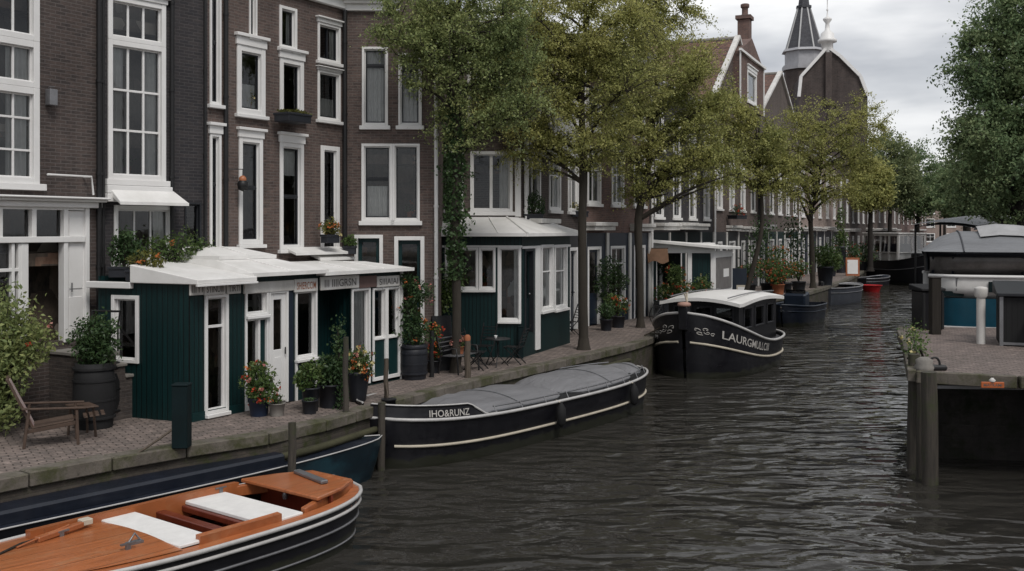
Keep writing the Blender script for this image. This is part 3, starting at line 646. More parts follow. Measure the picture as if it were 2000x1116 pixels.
# Houses beyond: a bending row, each its own width, storeys and gable
ROW=[(.3,30.4),(2.5,36.9),(5.62,41.9),(10.4,53.0),(15.4,64.2),(21.8,78),(30.5,96),(42.5,121.5),(60,158),(85,210)]
MATR=['brick_dark','brick_red','brick_black','brick_brown','brick_grey','brick_pale','brick_dark','brick_brown','brick_red']
TOPS=[9.8,10.6,9.7,10.4,10.6,10.0,11.4,10.4,12]
LAB=['dark brown brick house behind the second tree with dark glazed shop bay','reddish brick house behind the tall bare trunk with a broad white shop canopy','black brick house behind the white roofed quay shed','brown brick house with a tiled gable roof, dormer and tall chimney','grey brick house with a steep tiled roof and white edged gable',
 'pale brick house standing in front of the church gable','dark brick house beyond the broad twin stemmed tree','brown brick house far along the canal behind the glazed boat','reddish brick house at the far bend of the canal']
rr=random.Random(3)
for i in range(9):
    A,B=ROW[i],ROW[i+1]; f=Facade(A,B); L=f.L; nb=[3,3,4,4,5,5,6,6,7][i]; top=TOPS[i]
    bw=L/nb; holes=[];kinds=[]; zs_=rr.uniform(-.35,.3); zh_=rr.uniform(1.8,2.35); z2_=6.95+rr.uniform(-.2,.25); wf_=rr.uniform(.52,.74)
    for k in range(nb):
        c=(k+.5)*bw; ww=min(1.35,bw*wf_)
        holes.append((c-ww/2,c+ww/2,4.35+zs_,4.35+zs_+zh_)); kinds.append('w'); holes.append((c-ww/2,c+ww/2,z2_,z2_+1.6)); kinds.append('w')
        if k%2==0: holes.append((c-.55,c+.55,0,2.9)); kinds.append('d')
        else: holes.append((c-ww*.6,c+ww*.6,.8,2.9)); kinds.append('s')
    f,H=house('brick_house',LAB[i],A,B,top,MATR[i],holes,8,roof=i not in (3,4))
    for r,k in zip(holes,kinds):
        if k=='w': window(H,*r,.1,rr.choice((1,2,2)),rr.choice(((.6,),(.55,),())),.08,rr.choice((0,.15,.2)) if r[2]<5 else 0,None if rr.random()<.7 else 'dark_trim',rr.choice(('l','r','f','','h')),bw=.05)
        elif k=='d': door(H,*r,.12,rr.choice(('green_paint','navy','dark_trim')))
        else: window(H,*r,.1,2,(.7,),.08,0,None,'',bw=.05)
    if i not in (3,4): cornice(H,0,L,top,.4,.4,'white_old')
    if i<6:   # painted timber shopfront across the ground floor, white pilasters between the bays
        sm_=['dark_trim','navy','teal_dark','dark_trim','green','navy'][i]; sb=MB(); wall_holes(sb,.02,L-.02,0,3.4,[h for h in holes if h[3]<3],-.03,.03); sf=sb.build('shopfront',M[sm_],H)
        for k in range(nb+1):
            x=min(max(k*bw,.12),L-.12); MB().box(x-.1,x+.1,-.1,-.031,0,3.4).build('pilaster',M['white_old'],sf,bevel=.01)
    # first floor cornice / shop canopy
    mb=MB(); z=3.62
    for k in range(nb):
        if rr.random()<.7:
            a,c=k*bw+.1,(k+1)*bw-.1; o_=rr.uniform(.3,.7); zz=z+rr.uniform(-.12,.12); mb.box(a,c,-o_,.02,zz,zz+.14); mb.box(a+.05,c-.05,-o_+.08,.02,zz-.16,zz-.001)
    mb.build('canopy',M['white_old'],H,bevel=.015)
    if i<6: pipe(H,.12,0,top-.3,-.08,.06,rr.choice(('iron','white')))
    if i==0:
        mb=MB(); mb.box(.9,3.6,-.75,.0,5.75,5.92); mb.box(1.0,3.5,-.7,-.62,5.92,7.9); mb.build('bay_frame',M['white'],H,bevel=.02)
    if i in (3,4):   # gable to the canal, ridge running back
        zr=[14.3,14.2][i-3]; g=MB()
        g.prism([(0,0),(L,0),(L,.01),(0,.01)],0,.01) if False else None
        uc=L*.5
        g.add([(0,.0,top),(L,.0,top),(uc,.0,zr)],[(0,1,2)]); g.add([(0,8,top),(L,8,top),(uc,8,zr)],[(2,1,0)])
        g.build('gable',M[MATR[i]],H)
        rf=MB(); th=.16
        for s_ in (0,1):
            e=-.12 if s_==0 else L+.12; ez=top-.12*(zr-top)/uc
            rf.loft([(e,.05,ez),(e,8.2,ez),(e,8.2,ez+th),(e,.05,ez+th)],[(uc,.05,zr),(uc,8.2,zr),(uc,8.2,zr+th),(uc,.05,zr+th)])
        rfo=rf.build('roof',M['tile_red'],H)
        MB().tube([(uc,.0,zr+.18),(uc,8.2,zr+.18)],.13,8).build('ridge',M['stone'],rfo)
        cp=MB()
        for e in (0,L): cp.bar((e,-.02,top+.1),(uc,-.02,zr+.28),.3,.2)
        cp.build('gable_coping',M['white_old'],H,bevel=.02)
# chimney and dormer on the tiled house
f=Facade(ROW[3],ROW[4]); H=[o for o in COL.objects if o.get('label')==LAB[3]][0]
# position from the photograph: chimney at 1455, row 15..100
def at_row(px,py,off): return f.u(px,off),off,f.z(px,py,off)
u,_,zt=at_row(1455,32,1.0); ub,_,zb=at_row(1455,150,1.0)
mb=MB(); mb.box(u-.4,u+.4,.65,1.4,zb,zt-.25); mb.box(u-.52,u+.52,.53,1.52,zt-.25,zt); mb.lathe([(.26,0),(.2,.15),(.2,.5),(.28,.55),(.28,.75),(.22,.78)],10,(u,1.0,zt+.001))
mb.build('chimney',M['brick_red'],H,bevel=.015)
a,_,zt=at_row(1432,100,.0); c,_,_z=at_row(1480,110,.0); zb=f.z(1455,215)
mb=MB(); wall_holes(mb,a,c,zb,zt,[(a+(c-a)*.3,a+(c-a)*.68,zb+.4,zt-.7)],-.35); mb.add([(a,-.35,zb),(a,2.5,zb),(a,2.5,zt),(a,-.35,zt)],[(0,1,2,3)]); mb.add([(c,-.35,zb),(c,2.5,zb),(c,2.5,zt),(c,-.35,zt)],[(0,1,2,3)])
mb.add([(a,-.35,zt),(c,-.35,zt),((a+c)/2,-.35,zt+1.3)],[(0,1,2)]); mb.add([(a,-.35,zt),((a+c)/2,-.35,zt+1.3),((a+c)/2,2.5,zt+1.3),(a,2.5,zt)],[(0,1,2,3)]); mb.add([(c,-.35,zt),((a+c)/2,-.35,zt+1.3),((a+c)/2,2.5,zt+1.3),(c,2.5,zt)],[(0,1,2,3)])
dm=mb.build('dormer',M['brick_red'],H); window(dm,a+(c-a)*.3,a+(c-a)*.68,zb+.4,zt-.7,.16,1,(),.1,.3,y=-.35,mat='white')
mb=MB(); mb.box(a-.03,a+.14,-.42,-.36,zb,zt); mb.box(c-.14,c+.03,-.42,-.36,zb,zt); mb.box(a-.2,c+.2,-.5,-.36,zt-.02,zt+.12); mb.build('corner_board',M['white'],dm)
# ---- church with white edged gable, lantern, and slated spire tower
cy=118.0
def cp_(px,py,y=cy): return AT(px,py,y)
xl,_,zl=cp_(1566,150); xr,_,zr=cp_(1692,215); xa,_,za=cp_(1620,92)
root=thing('church','brick church with white edged gable, lantern finial and slate spire above the roofs','church',((xl+xr)/2,cy,0),R(-8)); ox=(xl+xr)/2
L=lambda p:(p[0]-ox,p[1]-cy,p[2])
prof=[cp_(1562,480),cp_(1692,480),cp_(1692,190),cp_(1678,152),cp_(1640,112),cp_(1622,98),cp_(1612,98),cp_(1600,112),cp_(1566,150),cp_(1562,190)]
P2=[L(p) for p in prof]
mb=MB(); nn=len(P2); mb.add([(x,0,z) for x,y,z in P2]+[(x,14,z) for x,y,z in P2],[tuple(range(nn)),tuple(range(nn,2*nn))[::-1]]+[(i,n+i if False else i+nn,(i+1)%nn+nn,(i+1)%nn) for i in range(nn)])
mb.build('wall',M['brick_church'],root)
mb=MB()
for a,b in ((2,3),(3,4),(4,5),(6,7),(7,8),(8,9)):
    p,q=P2[a],P2[b]; mb.bar((p[0],-.1,p[2]+.1),(q[0],-.1,q[2]+.1),.4,.34)
mb.build('gable_coping',M['white'],root)
x,_,z=L(cp_(1618,98))
mb=MB(); mb.lathe([(.65,-.6),(.65,.9),(1.05,1.0),(1.1,1.25),(.8,1.5),(.75,2.0),(.3,2.4),(.22,3.2),(.5,3.6),(.5,3.75),(.1,4.0),(.05,4.6),(.14,4.75),(.05,4.9),(.05,6.2),(.14,6.3),(.04,6.5),(.03,7.6)],14,(x,.6,z)); mb.build('lantern',M['white'],root)
MB().box(x-.35,x+.35,-.45,-.1,z-6.3,z-.3).build('vent_shaft',M['brick_dark'],root)
tx,_,tz=L(cp_(1553,100,126)); ty=8
mb=MB(); rad=39*126/F
def octa(r,z,rot=PI/8): return [(tx+r*math.cos(2*PI*k/8+rot),ty+r*math.sin(2*PI*k/8+rot),z) for k in range(8)]
zz=[L(cp_(1553,py,126))[2] for py in (480,138,118,100,16,-75)]
mb.loft(octa(rad,zz[0]),octa(rad,zz[1])); mb.build('tower_wall',M['brick_dark'],root)
mb=MB(); mb.loft(octa(rad+.25,zz[1]),octa(rad+.25,zz[1]+.55)); mb.loft(octa(rad*.96,zz[1]+.55),octa(rad*.96,zz[3]-.15)); mb.loft(octa(rad+.3,zz[3]-.15),octa(rad+.15,zz[3]+.15)); mb.build('tower_parapet',plain('parapet_grey',(.4,.4,.42),.6,.2),root)
mb=MB(); r2=22*126/F*.5+.3; mb.loft(octa(rad*.93,zz[3]+.15),octa(r2*.78,zz[4])); mb.loft(octa(r2*.95,zz[4]),octa(r2*.95,zz[4]+.3)); mb.loft(octa(r2*.7,zz[4]+.3),octa(.1,zz[5])); sp=mb.build('spire',M['slate'],root)
mb=MB()
for p,q in zip(octa(rad*.93,zz[3]+.15),octa(r2*.78,zz[4])): mb.bar(p,q,.16)
mb.build('spire_rib',plain('lead_white',(.5,.5,.5),.6,.2),sp)
# ---- right bank houses, seen as slivers below the trees
for i,(A2,B2,lab) in enumerate((((74,150),(46,93),'pinkish brick row house under the trees of the far bank'),((116,232),(92,231),'pale brick house closing the view at the far end of the canal'),((138,231),(116.5,232),'reddish brick house at the far end beside the pale one'))):
    if i: A2,B2=B2,A2
    f=Facade(A2,B2); nb=max(4,int(f.L/4.2)); bw=f.L/nb; holes=[]
    for k in range(nb):
        for z in (.9,4.2,7.2): holes.append(((k+.28)*bw,(k+.72)*bw,z,z+1.9))
    f,H=house('brick_house',lab,A2,B2,10.5,('brick_red','brick_pale','brick_red')[i],holes,8,group='houses on the far bank')
    for r in holes: window(H,*r,.14,2,(.6,),.1,0,None,'',bw=.07)
    cornice(H,0,f.L,10.5,.4,.4)

# houses across the water, outside the frame: the near windows mirror them
for i,(A2,B2,lab,mt) in enumerate((((20,15),(20,7.5),'warm brick house on the near right bank','brick_brown'),((20,7.4),(20,.5),'grey brick house on the near right bank','brick_grey'),((20,.4),(20,-8),'dark brick house on the near right bank','brick_dark'),((20,-8.1),(20,-18),'red brick house on the near right bank','brick_red'),((20,-18.1),(20,-30),'pale brick house on the near right bank','brick_pale'))):
    f=Facade(A2,B2); nb=3; bw=f.L/nb; holes=[((k+.25)*bw,(k+.75)*bw,z,z+1.9) for k in range(nb) for z in (.9,4.2,7.2)]
    f,H=house('brick_house',lab,A2,B2,11,mt,holes,8,group='houses on the near right bank')
    for r in holes: window(H,*r,.14,2,(.6,),.1,0,None,'',bw=.06)
    cornice(H,0,f.L,11,.4,.4)
# ================================================================ quay kiosks
def panel(root,name,mat,F_,x0,x1,y0,y1,off,t=.05,bevel=.006):
    u0,u1=F_.u(x0,off),F_.u(x1,off); z1=F_.z((x0+x1)/2,y0,off); z0=F_.z((x0+x1)/2,y1,off)
    return MB().box(u0,u1,off,off+t,z0,z1).build(name,M[mat],root,bevel=bevel)
def world_child(o,root):
    """o authored in world metres, hung under a rotated root"""
    mw=Matrix.Translation(root.location)@Matrix.Rotation(root.rotation_euler.z,4,'Z'); o.data.transform(mw.inverted()); o.parent=root; return o
C0=G(370,826)[:2]; C1=G(782,741)[:2]; K=Facade(C0,C1); BL=(-7.86,19.46)
k1=thing('kiosk','long dark green wooden kiosk with white roof and sign boards on the brick quay','kiosk',(C0[0],C0[1],0),K.ang,'green kiosks along the quay')
def loc(p): q=Vector(p)-K.A; return (q.dot(K.d),q.dot(K.n))
bl=loc(BL); DEP=1.95; EZ=K.z(560,545,-.25); L1=K.L
ru=lambda *r,off=0:K.rect(*r,off=off)
hA=ru(399,445,575,806); hB=ru(478,523,566,797); hD=ru(524,562,566,793); hC=ru(576,618,566,700); hR=(K.u(622),K.u(684),.06,K.z(650,566)); hE=ru(686,722,563,752); hF=ru(727,780,561,745)
mb=MB(); wall_holes(mb,0,L1,0,EZ+.1,[hA,hB,hD,hC,hR,hE,hF],0,.1)
mb.add([(0,0,0),(bl[0],bl[1],0),(bl[0],bl[1],EZ+.1),(0,0,EZ+.1)],[(0,1,2,3)]) if False else None
mb.add([(L1,0,0),(L1,DEP,0),(L1,DEP,EZ+.1),(L1,0,EZ+.1)],[(0,1,2,3)]); mb.add([(bl[0],bl[1],0),(L1,DEP,0),(L1,DEP,EZ+.1),(bl[0],bl[1],EZ+.1)],[(0,1,2,3)])
# recess behind the porch
a,c,z0,z1=hR; mb.add([(a,0,z0),(a,.6,z0),(a,.6,z1),(a,0,z1)],[(0,1,2,3)]); mb.add([(c,0,z0),(c,.6,z0),(c,.6,z1),(c,0,z1)],[(0,1,2,3)]); mb.add([(a,.6,z0),(c,.6,z0),(c,.6,z1),(a,.6,z1)],[(0,1,2,3)])
mb.add([(a,0,z0),(c,0,z0),(c,.6,z0),(a,.6,z0)],[(0,1,2,3)])
mb.build('wall',M['green'],k1)
# end wall with its own window
E=Facade(BL,C0); eu=lambda *r:E.rect(*r)
hW=eu(219,272,577,709); hW=(max(.06,hW[0]),hW[1],hW[2],hW[3])
mb=MB(); wall_holes(mb,0,E.L,0,EZ-.0,[hW],0,.1); ew=mb.build('end_wall',M['green'],k1)
mat4=Matrix.Translation((bl[0],bl[1],0))@Matrix.Rotation(E.ang-K.ang,4,'Z'); ew.data.transform(mat4)
ww=window(k1,*hW,.075,1,(),.0,0,cur='',name='window'); 
for o in [ww]+list(ww.children): o.data.transform(mat4)
mb=MB(); mb.box(-.02,.075,-.03,.05,0,hW[2]-.001); o=mb.build('corner_board',M['white'],k1,bevel=.005); o.data.transform(mat4)
mb=MB(); mb.box(.1,L1-.1,.66,.7,0,EZ); mb.build('room_wall',M['interior_near'],k1)
MB().box(.05,K.u(476),-.022,-.001,.0,.16).build('plinth',M['green_paint'],k1)
window(k1,*hA,.065,1,(.75,),.04,0,cur='',bw=.05,sillx=.0)
# white framed shop section
w=window(k1,hB[0],hB[1],K.z(500,616),hB[3],.05,1,(),.03,0,cur='',sillx=0)
MB().box(hB[0],hB[1],-.035,.1,hB[2],K.z(500,616)-.065).build('x',M['white'],k1) if False else None
mb=MB(); zt=K.z(500,620); a,c=hB[0],hB[1]; mb.box(a,a+.05,-.03,.1,.0,zt); mb.box(c-.05,c,-.03,.1,0,zt); mb.box(K.u(503),K.u(507),-.025,.1,.1,zt-.04); mb.box(a+.05,c-.05,-.028,.1,0,.14); mb.box(a+.05,c-.05,-.028,.1,zt-.06,zt-.001)
dw=mb.build('shop_window',M['white'],k1,bevel=.005); MB().add([(a+.05,.06,.14),(K.u(503),.06,.14),(K.u(503),.06,zt-.05),(a+.05,.06,zt-.05)],[(0,1,2,3)]).build('pane',M['glass'],dw)
MB().box(K.u(507),c-.05,.03,.07,.14,zt-.05).build('green_panel',M['green_paint'],dw)
# white door
a,c,z0,z1=hD; mb=MB(); mb.box(a,a+.05,-.03,.1,.02,z1); mb.box(c-.05,c,-.03,.1,.02,z1); mb.box(a+.05,c-.05,-.028,.1,z1-.07,z1)
dd=mb.build('door',M['white'],k1,bevel=.005); mb=MB(); mb.box(a+.05,a+.16,.01,.06,.05,z1-.07); mb.box(c-.16,c-.05,.01,.06,.05,z1-.07); mb.box(a+.16,c-.16,.012,.06,.05,1.1); mb.box(a+.16,c-.16,.012,.06,z1-.2,z1-.071); mb.box(a+.19,c-.19,.002,.0119,.2,.95)
lf=mb.build('door_leaf',M['white'],dd,bevel=.006); MB().add([(a+.16,.04,1.1),(c-.16,.04,1.1),(c-.16,.04,z1-.2),(a+.16,.04,z1-.2)],[(0,1,2,3)]).build('pane',M['glass'],dd)
MB().tube([(c-.1,-.03,1.0),(c-.1,-.03,1.14)],.014,6).build('handle',M['iron'],dd)
MB().box(K.u(563),K.u(572),-.012,.05,.02,EZ-.05).build('navy_panel',M['navy'],k1)
window(k1,*hC,.05,1,(),.03,0,cur='',sillx=.01)
MB().box(hC[0],hC[0]+.05,-.04,.02,0,hC[2]-.06).build('corner_board',M['white'],k1,bevel=.004); MB().box(hC[1]-.05,hC[1],-.04,.02,0,hC[2]-.06).build('corner_board',M['white'],k1,bevel=.004)
window(k1,*hE,.05,1,(),.0,0,cur='f',sillx=.01)
# right bay: two upper lights over green panels
a,c,z0,z1=hF; zm=K.z(753,662); m_=(a+c)/2
for x0,x1 in ((a,m_-.005),(m_+.005,c)):
    window(k1,x0,x1,zm,z1,.05,1,(),.0,0,cur='')
    mb=MB(); mb.box(x0,x0+.05,-.035,.1,.08,zm-.001); mb.box(x1-.05,x1,-.035,.1,.08,zm-.001); mb.box(x0+.05,x1-.05,-.033,.1,.08,.16); fr=mb.build('lower_panel',M['white'],k1,bevel=.004); MB().box(x0+.05,x1-.05,.01,.05,.16,zm-.001).build('green_panel',M['green_paint'],fr)
MB().box(L1-.02,L1+.06,-.04,.12,0,EZ+.02).build('corner_board',M['white'],k1,bevel=.006)
# sign boards with lettering
for x0,x1,y0,y1,txt,mt in ((372,398,553,577,'IIIYI','letter_dark'),(400,441,553,576,'STINUIII','letter_dark'),(444,471,552,574,'TIRTI','letter_dark'),(576,621,545,570,'SHIERCCIM','terracotta'),(627,702,539,565,'III IIIIGRSN','letter_dark'),(737,781,539,560,'SIIIAIAI','letter_dark')):
    off=-.07; u0,u1,z0,z1=K.rect(x0,x1,y0,y1,off=off); sb=MB().box(u0,u1,off,off+.04,z0,z1).build('sign_board',M['white_old'],k1,bevel=.006); h=(z1-z0)*.55
    letters('lettering',txt,h,(u1-u0)*.82,M[mt],sb,lambda x,y:(u0+(u1-u0)*.09+x,off-.004,z0+(z1-z0)*.22+y))
u0,u1,z0,z1=K.rect(703,736,539,562,off=-.065); MB().box(u0,u1,-.065,-.03,z0,z1).build('sign_board',plain('brown_board',(.16,.1,.09),.7,.25),k1,bevel=.006)
MB().box(K.u(474),K.u(573),-.05,-.002,K.z(520,571),K.z(520,550)).build('frieze',M['white_old'],k1,bevel=.006)
# roofs
def frust(name,u0,u1,y0,y1,z,zt,il,ir,fb,th=.075,mat='roof_white'):
    mb=MB(); b=[(u0,y0,z),(u1,y0,z),(u1,y1,z),(u0,y1,z)]; b2=[(x,y,z+th) for x,y,z in b]; mb.loft(b,b2); 
    b3=[(u0+.03,y0+.03,z+th),(u1-.03,y0+.03,z+th),(u1-.03,y1,z+th),(u0+.03,y1,z+th)]
    t=[(u0+il,y0+fb,zt),(u1-ir,y0+fb,zt),(u1-ir,y1,zt),(u0+il,y1,zt)]
    mb.loft(b3,t); o=mb.build(name,M[mat],k1,bevel=.012)
    # rolled seams between the roof sheets
    s=MB(); k=max(2,int((u1-u0)/.9))
    for i in range(1,k):
        q=i/k; s.tube([(u0+.05+(u1-u0-.1)*q,y0+.05,z+th+.01),(u0+il+(u1-u0-il-ir)*q,y0+fb,zt+.012)],.016,5)
    if s.v: s.build('seam',M[mat],o)
    return o
z=EZ+.02
be=mat4@Vector((.86,-.10,0)); ce=mat4@Vector((E.L+.14,-.10,0)); ur=K.u(482)
pl=[(ce.x,-.3),(ur,-.28),(ur,DEP),(be.x,be.y)]; mb=MB(); mb.prism(pl,z-.03,[z+.06,z+.06,z+.33,z+.31]); ra=mb.build('roof',M['roof_white'],k1,bevel=.012)
mb=MB(); mb.prism([(pl[0][0]-.03,pl[0][1]-.03),(pl[1][0],pl[1][1]-.03),(pl[1][0],pl[1][1]+.05),(pl[0][0],pl[0][1]+.05)],z-.07,z-.031); mb.build('gutter',M['white'],ra,bevel=.006)
frust('roof',K.u(476),K.u(625),-.26,DEP,z+.05,z+.36,.12,.45,1.15)
frust('roof',K.u(490),K.u(600),.85,DEP+.3,z+.36,z+.6,.3,.5,.7)
frust('roof',K.u(618),L1+.2,-.27,DEP+.1,z+.0,z+.22,.1,.6,1.0)
# boxed fascia over the end wall and low flat roof for the planters
o=MB().box(-.22,.86,-.1,.06,EZ-.12,EZ-.0).build('ledge',M['white'],k1,bevel=.01); o.data.transform(mat4)
o=MB().box(-.2,.84,.06,.9,EZ-.14,EZ-.06).build('flat_roof',M['stone'],k1); o.data.transform(mat4)
# ---------------- kiosk 2: corner pavilion
A=(-1.93,28.3); B=(.28,28.1); C=(1.8,31.8); F2=Facade(A,B); G2=Facade(B,C)
k2=thing('kiosk','dark green corner kiosk with white hipped roof and full height glazing','kiosk',(A[0],A[1],0),F2.ang,'green kiosks along the quay')
EZ2=F2.z(940,462); 
def hang(o,fac):
    q=fac.A-F2.A; o.data.transform(Matrix.Translation((q.dot(F2.d),q.dot(F2.n),0))@Matrix.Rotation(fac.ang-F2.ang,4,'Z')); return o
def hang_all(o,fac):
    hang(o,fac)
    for c in o.children: hang(c,fac)
h=[F2.rect(869,934,484,566),F2.rect(935,968,484,566),F2.rect(972,1018,482,628)]
mb=MB(); wall_holes(mb,0,F2.L,0,EZ2,h,0,.1); mb.add([(0,0,0),(0,1.6,0),(0,1.6,EZ2),(0,0,EZ2)],[(0,1,2,3)])
mb.build('wall',M['green'],k2)
window(k2,*h[0],.06,1,(),.04,0,sillx=.02); window(k2,*h[1],.06,1,(),.04,0,sillx=0); window(k2,*h[2],.07,1,(),.03,0,sillx=0,cur='r')
mb=MB(); mb.box(.1,F2.L-.3,.8,.83,0,EZ2); mb.build('room_wall',M['interior_near'],k2)
g=[G2.rect(1024,1041,487,650),G2.rect(1056,1080,478,606),G2.rect(1082,1107,478,603)]
mb=MB(); wall_holes(mb,0,G2.L,0,EZ2,g,0,.1); hang(mb.build('side_wall',M['green'],k2),G2)
hang_all(door(k2,*g[0],.06,'teal_dark','dark_trim'),G2)
hang_all(window(k2,*g[1],.09,1,(.6,),.05,0,cur='f',sillx=.02),G2); hang_all(window(k2,*g[2],.09,1,(.6,),.05,0,cur='f',sillx=.02),G2)
a,c=G2.u(1045),G2.u(1053); hang(MB().box(a,c,-.05,.06,.1,EZ2-.3).build('corner_board',M['white'],k2,bevel=.01),G2)
hang(MB().box(.0,G2.L,-.03,-.001,EZ2-.34,EZ2-.27).build('frieze',M['white'],k2),G2); MB().box(0,F2.L,-.03,-.001,F2.z(940,484)+.005,F2.z(940,481)+.02).build('frieze',M['white'],k2)
def l2(p): q=Vector(p[:2])-F2.A; return (q.dot(F2.d),q.dot(F2.n))
ev=[(-2.25,27.95),(.42,27.72),(2.18,31.85),(1.1,32.6),(.2,30.3),(-2.2,30.0)]
tp=[(-1.9,29.6),(-.15,29.65),(.55,31.0),(.6,31.4),(.1,30.27),(-2.0,29.97)]
zt=F2.z(940,424,1.2)
mb=MB(); b0=[(*l2(p),EZ2) for p in ev]; b1=[(*l2(p),EZ2+.09) for p in ev]; t=[(*l2(p),zt) for p in tp]; mb.loft(b0,b1); mb.loft([(x,y,z) for x,y,z in b1],t); ro=mb.build('roof',M['roof_white'],k2,bevel=.01)
mb=MB()
for i in (0,1,2): mb.tube([b1[i],t[i]],.035,6)
for q in (.35,.7): mb.tube([Vector(b1[0]).lerp(Vector(b1[1]),q),Vector(t[0]).lerp(Vector(t[1]),q)],.016,5)
mb.build('seam',M['roof_white'],ro)
# ---------------- kiosk 3: white roofed shed on the quay behind the barge
A=(5.62,42.5); B=(8.4,42.5); C=(9.75,45.3); F3=Facade(A,B); G3=Facade(B,C)
k3=thing('kiosk','open fronted quay shed with flat white roof, green panels and grey notice board','kiosk',(A[0],A[1],0),F3.ang,'green kiosks along the quay')
mb=MB(); 
for px in (1267,1347,1392): u=F3.u(px); mb.box(u-.09,u+.09,-.03,.12,0,2.72)
mb.box(-.05,F3.L+.02,-.06,.12,2.55,2.98); mb.build('frame',M['white'],k3,bevel=.01)
u0,u1=F3.u(1352),F3.u(1387); MB().box(u0,u1,.02,.08,0,2.55).build('panel',M['green'],k3); u2=F3.u(1342); mb=MB(); mb.box(.06,u2,1.6,1.66,0,2.55); mb.box(.0,.06,.1,1.66,0,2.55); mb.build('wall',M['green'],k3)
mb=MB(); mb.box(0,G3.L,0,.08,0,2.62); sw=mb.build('side_wall',M['white'],k3,bevel=.006); q=G3.A-F3.A
T3=Matrix.Translation((q.dot(F3.d),q.dot(F3.n),0))@Matrix.Rotation(G3.ang-F3.ang,4,'Z'); sw.data.transform(T3)
o=MB().box(.25,G3.L-.25,-.03,-.001,1.0,2.35).build('notice_board',plain('notice_grey',(.17,.16,.155),.8,.3),sw); o.data.transform(T3)
o=MB().box(G3.L*.45,G3.L*.75,-.04,-.031,1.5,1.85).build('paper',M['white'],sw); o.data.transform(T3)
mb=MB(); e=[(-.15,-.35),(F3.L+.1,-.4),(F3.L+1.75,2.9),(.2,2.9)]; zz=[3.14,2.86,2.78,3.1]; mb.prism(e,[z-.14 for z in zz],zz); mb.build('roof',M['roof_white'],k3,bevel=.02)
# ================================================================ boats
class Hull:
    """x from stern (-1) to bow (+1), v from the gunwale (0) to below the waterline (1); local z=0 is the water"""
    def __init__(s,L,B,sheer,prof,depth=.5,rake=(.1,.1),flare=.16,z0=0): s.L=L;s.B=B;s.sheer=sheer;s.prof=prof;s.depth=depth;s.rake=rake;s.flare=flare
    def p(s,t,v,side,out=0.0):
        rk=s.rake[1] if t>0 else s.rake[0]
        x=s.L/2*t*(1-rk*(v**1.3)*abs(t)**4)
        b=s.B/2*s.prof(t)*(1-s.flare*v-.35*max(0,v-.72)*2)
        z=s.sheer(t)*(1-v)-s.depth*v
        return Vector((x,side*(b+out),z))
    def shell(s,root,mat,name='hull',n=40,vn=10):
        mb=MB(); ts=[-math.cos(PI*i/n) for i in range(n+1)]
        for sd in (1,-1): mb.grid([[s.p(t,v/vn,sd) for v in range(vn+1)] for t in ts],True,sd>0)
        # inner bulwark face
        return mb.build(name,mat,root,weld=True)
    def rail(s,root,name,mat,v,r,out=.02,t0=-1,t1=1,sides=(1,-1),n=44,dz=0,flat=1):
        mb=MB()
        for sd in sides:
            pts=[s.p(t0+(t1-t0)*i/n,v,sd,out)+Vector((0,0,dz)) for i in range(n+1)]
            mb.tube(pts,r,7)
        return mb.build(name,mat,root)
    def deck(s,root,name,mat,t0,t1,inset=.06,dz=-.06,n=30,camber=.04):
        mb=MB(); rows=[]
        for i in range(n+1):
            t=t0+(t1-t0)*i/n; a=s.p(t,0,1); b=max(0.0,a.y-inset); z=a.z+dz
            rows.append([(a.x,b*k,z+camber*(1-k*k)) for k in (-1,-.6,-.2,.2,.6,1)])
        mb.grid(rows,True,True); return mb.build(name,mat,root)
    def text(s,root,name,txt,mat,t0,width,v0,h,side,sgn=1,slant=0):
        """lettering laid on the plating; sgn +1 reads towards the bow"""
        dv=lambda t:s.sheer(t)+s.depth
        def place(x,y):
            t=t0+sgn*x/(s.L/2); v=v0-y/dv(t); e=s.p(t+.002,v,side)-s.p(t-.002,v,side); e2=s.p(t,v+.01,side)-s.p(t,v-.01,side); nn=e.cross(e2).normalized()
            if nn.y*side<0: nn=-nn
            return s.p(t,v,side)+nn*.012
        return letters(name,txt,h,width,mat,root,place)
def boat(name,label,loc,head,group='boats moored in the canal'):
    return thing(name,label,'boat',(loc[0],loc[1],WZ),head,group)
def profile(pb,ps,qb=.5,qs=.5,mb_=.03,ms=.03,mid=0.0):
    def f(t):
        if t>=mid: k=(t-mid)/(1-mid); return max(mb_*(1-k*0),(max(0,1-k**pb))**qb)
        k=(mid-t)/(1+mid); return max(ms,(max(0,1-k**ps))**qs)
    return f
M['orange_wood']=planks('varnished_planks',(.40,.13,.045),1,.3,.028,.3,.42,10,.1,.45,.5,(.36,.18,.09))
M['orange_trim']=planks('varnished_trim',(.38,.12,.042),1,9,.0,.3,.42,5,.3,.25,.5,(.36,.17,.085))
M['mahogany']=planks('mahogany',(.14,.028,.014),1,.4,.0,.28,.3,5,.5,.2,.5)
M['rail_white']=plain('rail_white',(.5,.49,.48),.4,.25)
M['hull_black']=hullmat('hull_black',(.006,.006,.0085))
M['hull_navy']=hullmat('hull_navy',(.007,.010,.018))
def canvasmat(name,c):
    m,nt,b=newmat(name); co=objco(nt); f=noise(nt,1.6,5,.6,vmap(nt,co,(.5,1.6,1)))
    col=mix(nt,ramp(nt,f,.3,.7),tuple(x*.8 for x in c),tuple(x*1.12 for x in c)); link(nt,col,b.inputs['Base Color']); b.inputs['Roughness'].default_value=.62
    h=noise(nt,2.2,4,.55,vmap(nt,co,(.45,1.9,1)),1.2); h2=noise(nt,9,3,.5,vmap(nt,co,(.25,2.2,1)),.8); am=nt.nodes.new('ShaderNodeMath'); am.operation='MULTIPLY_ADD'; link(nt,h2,am.inputs[0]); am.inputs[1].default_value=.3; link(nt,h,am.inputs[2]); bump(nt,am.outputs[0],b,.6,.07); return m
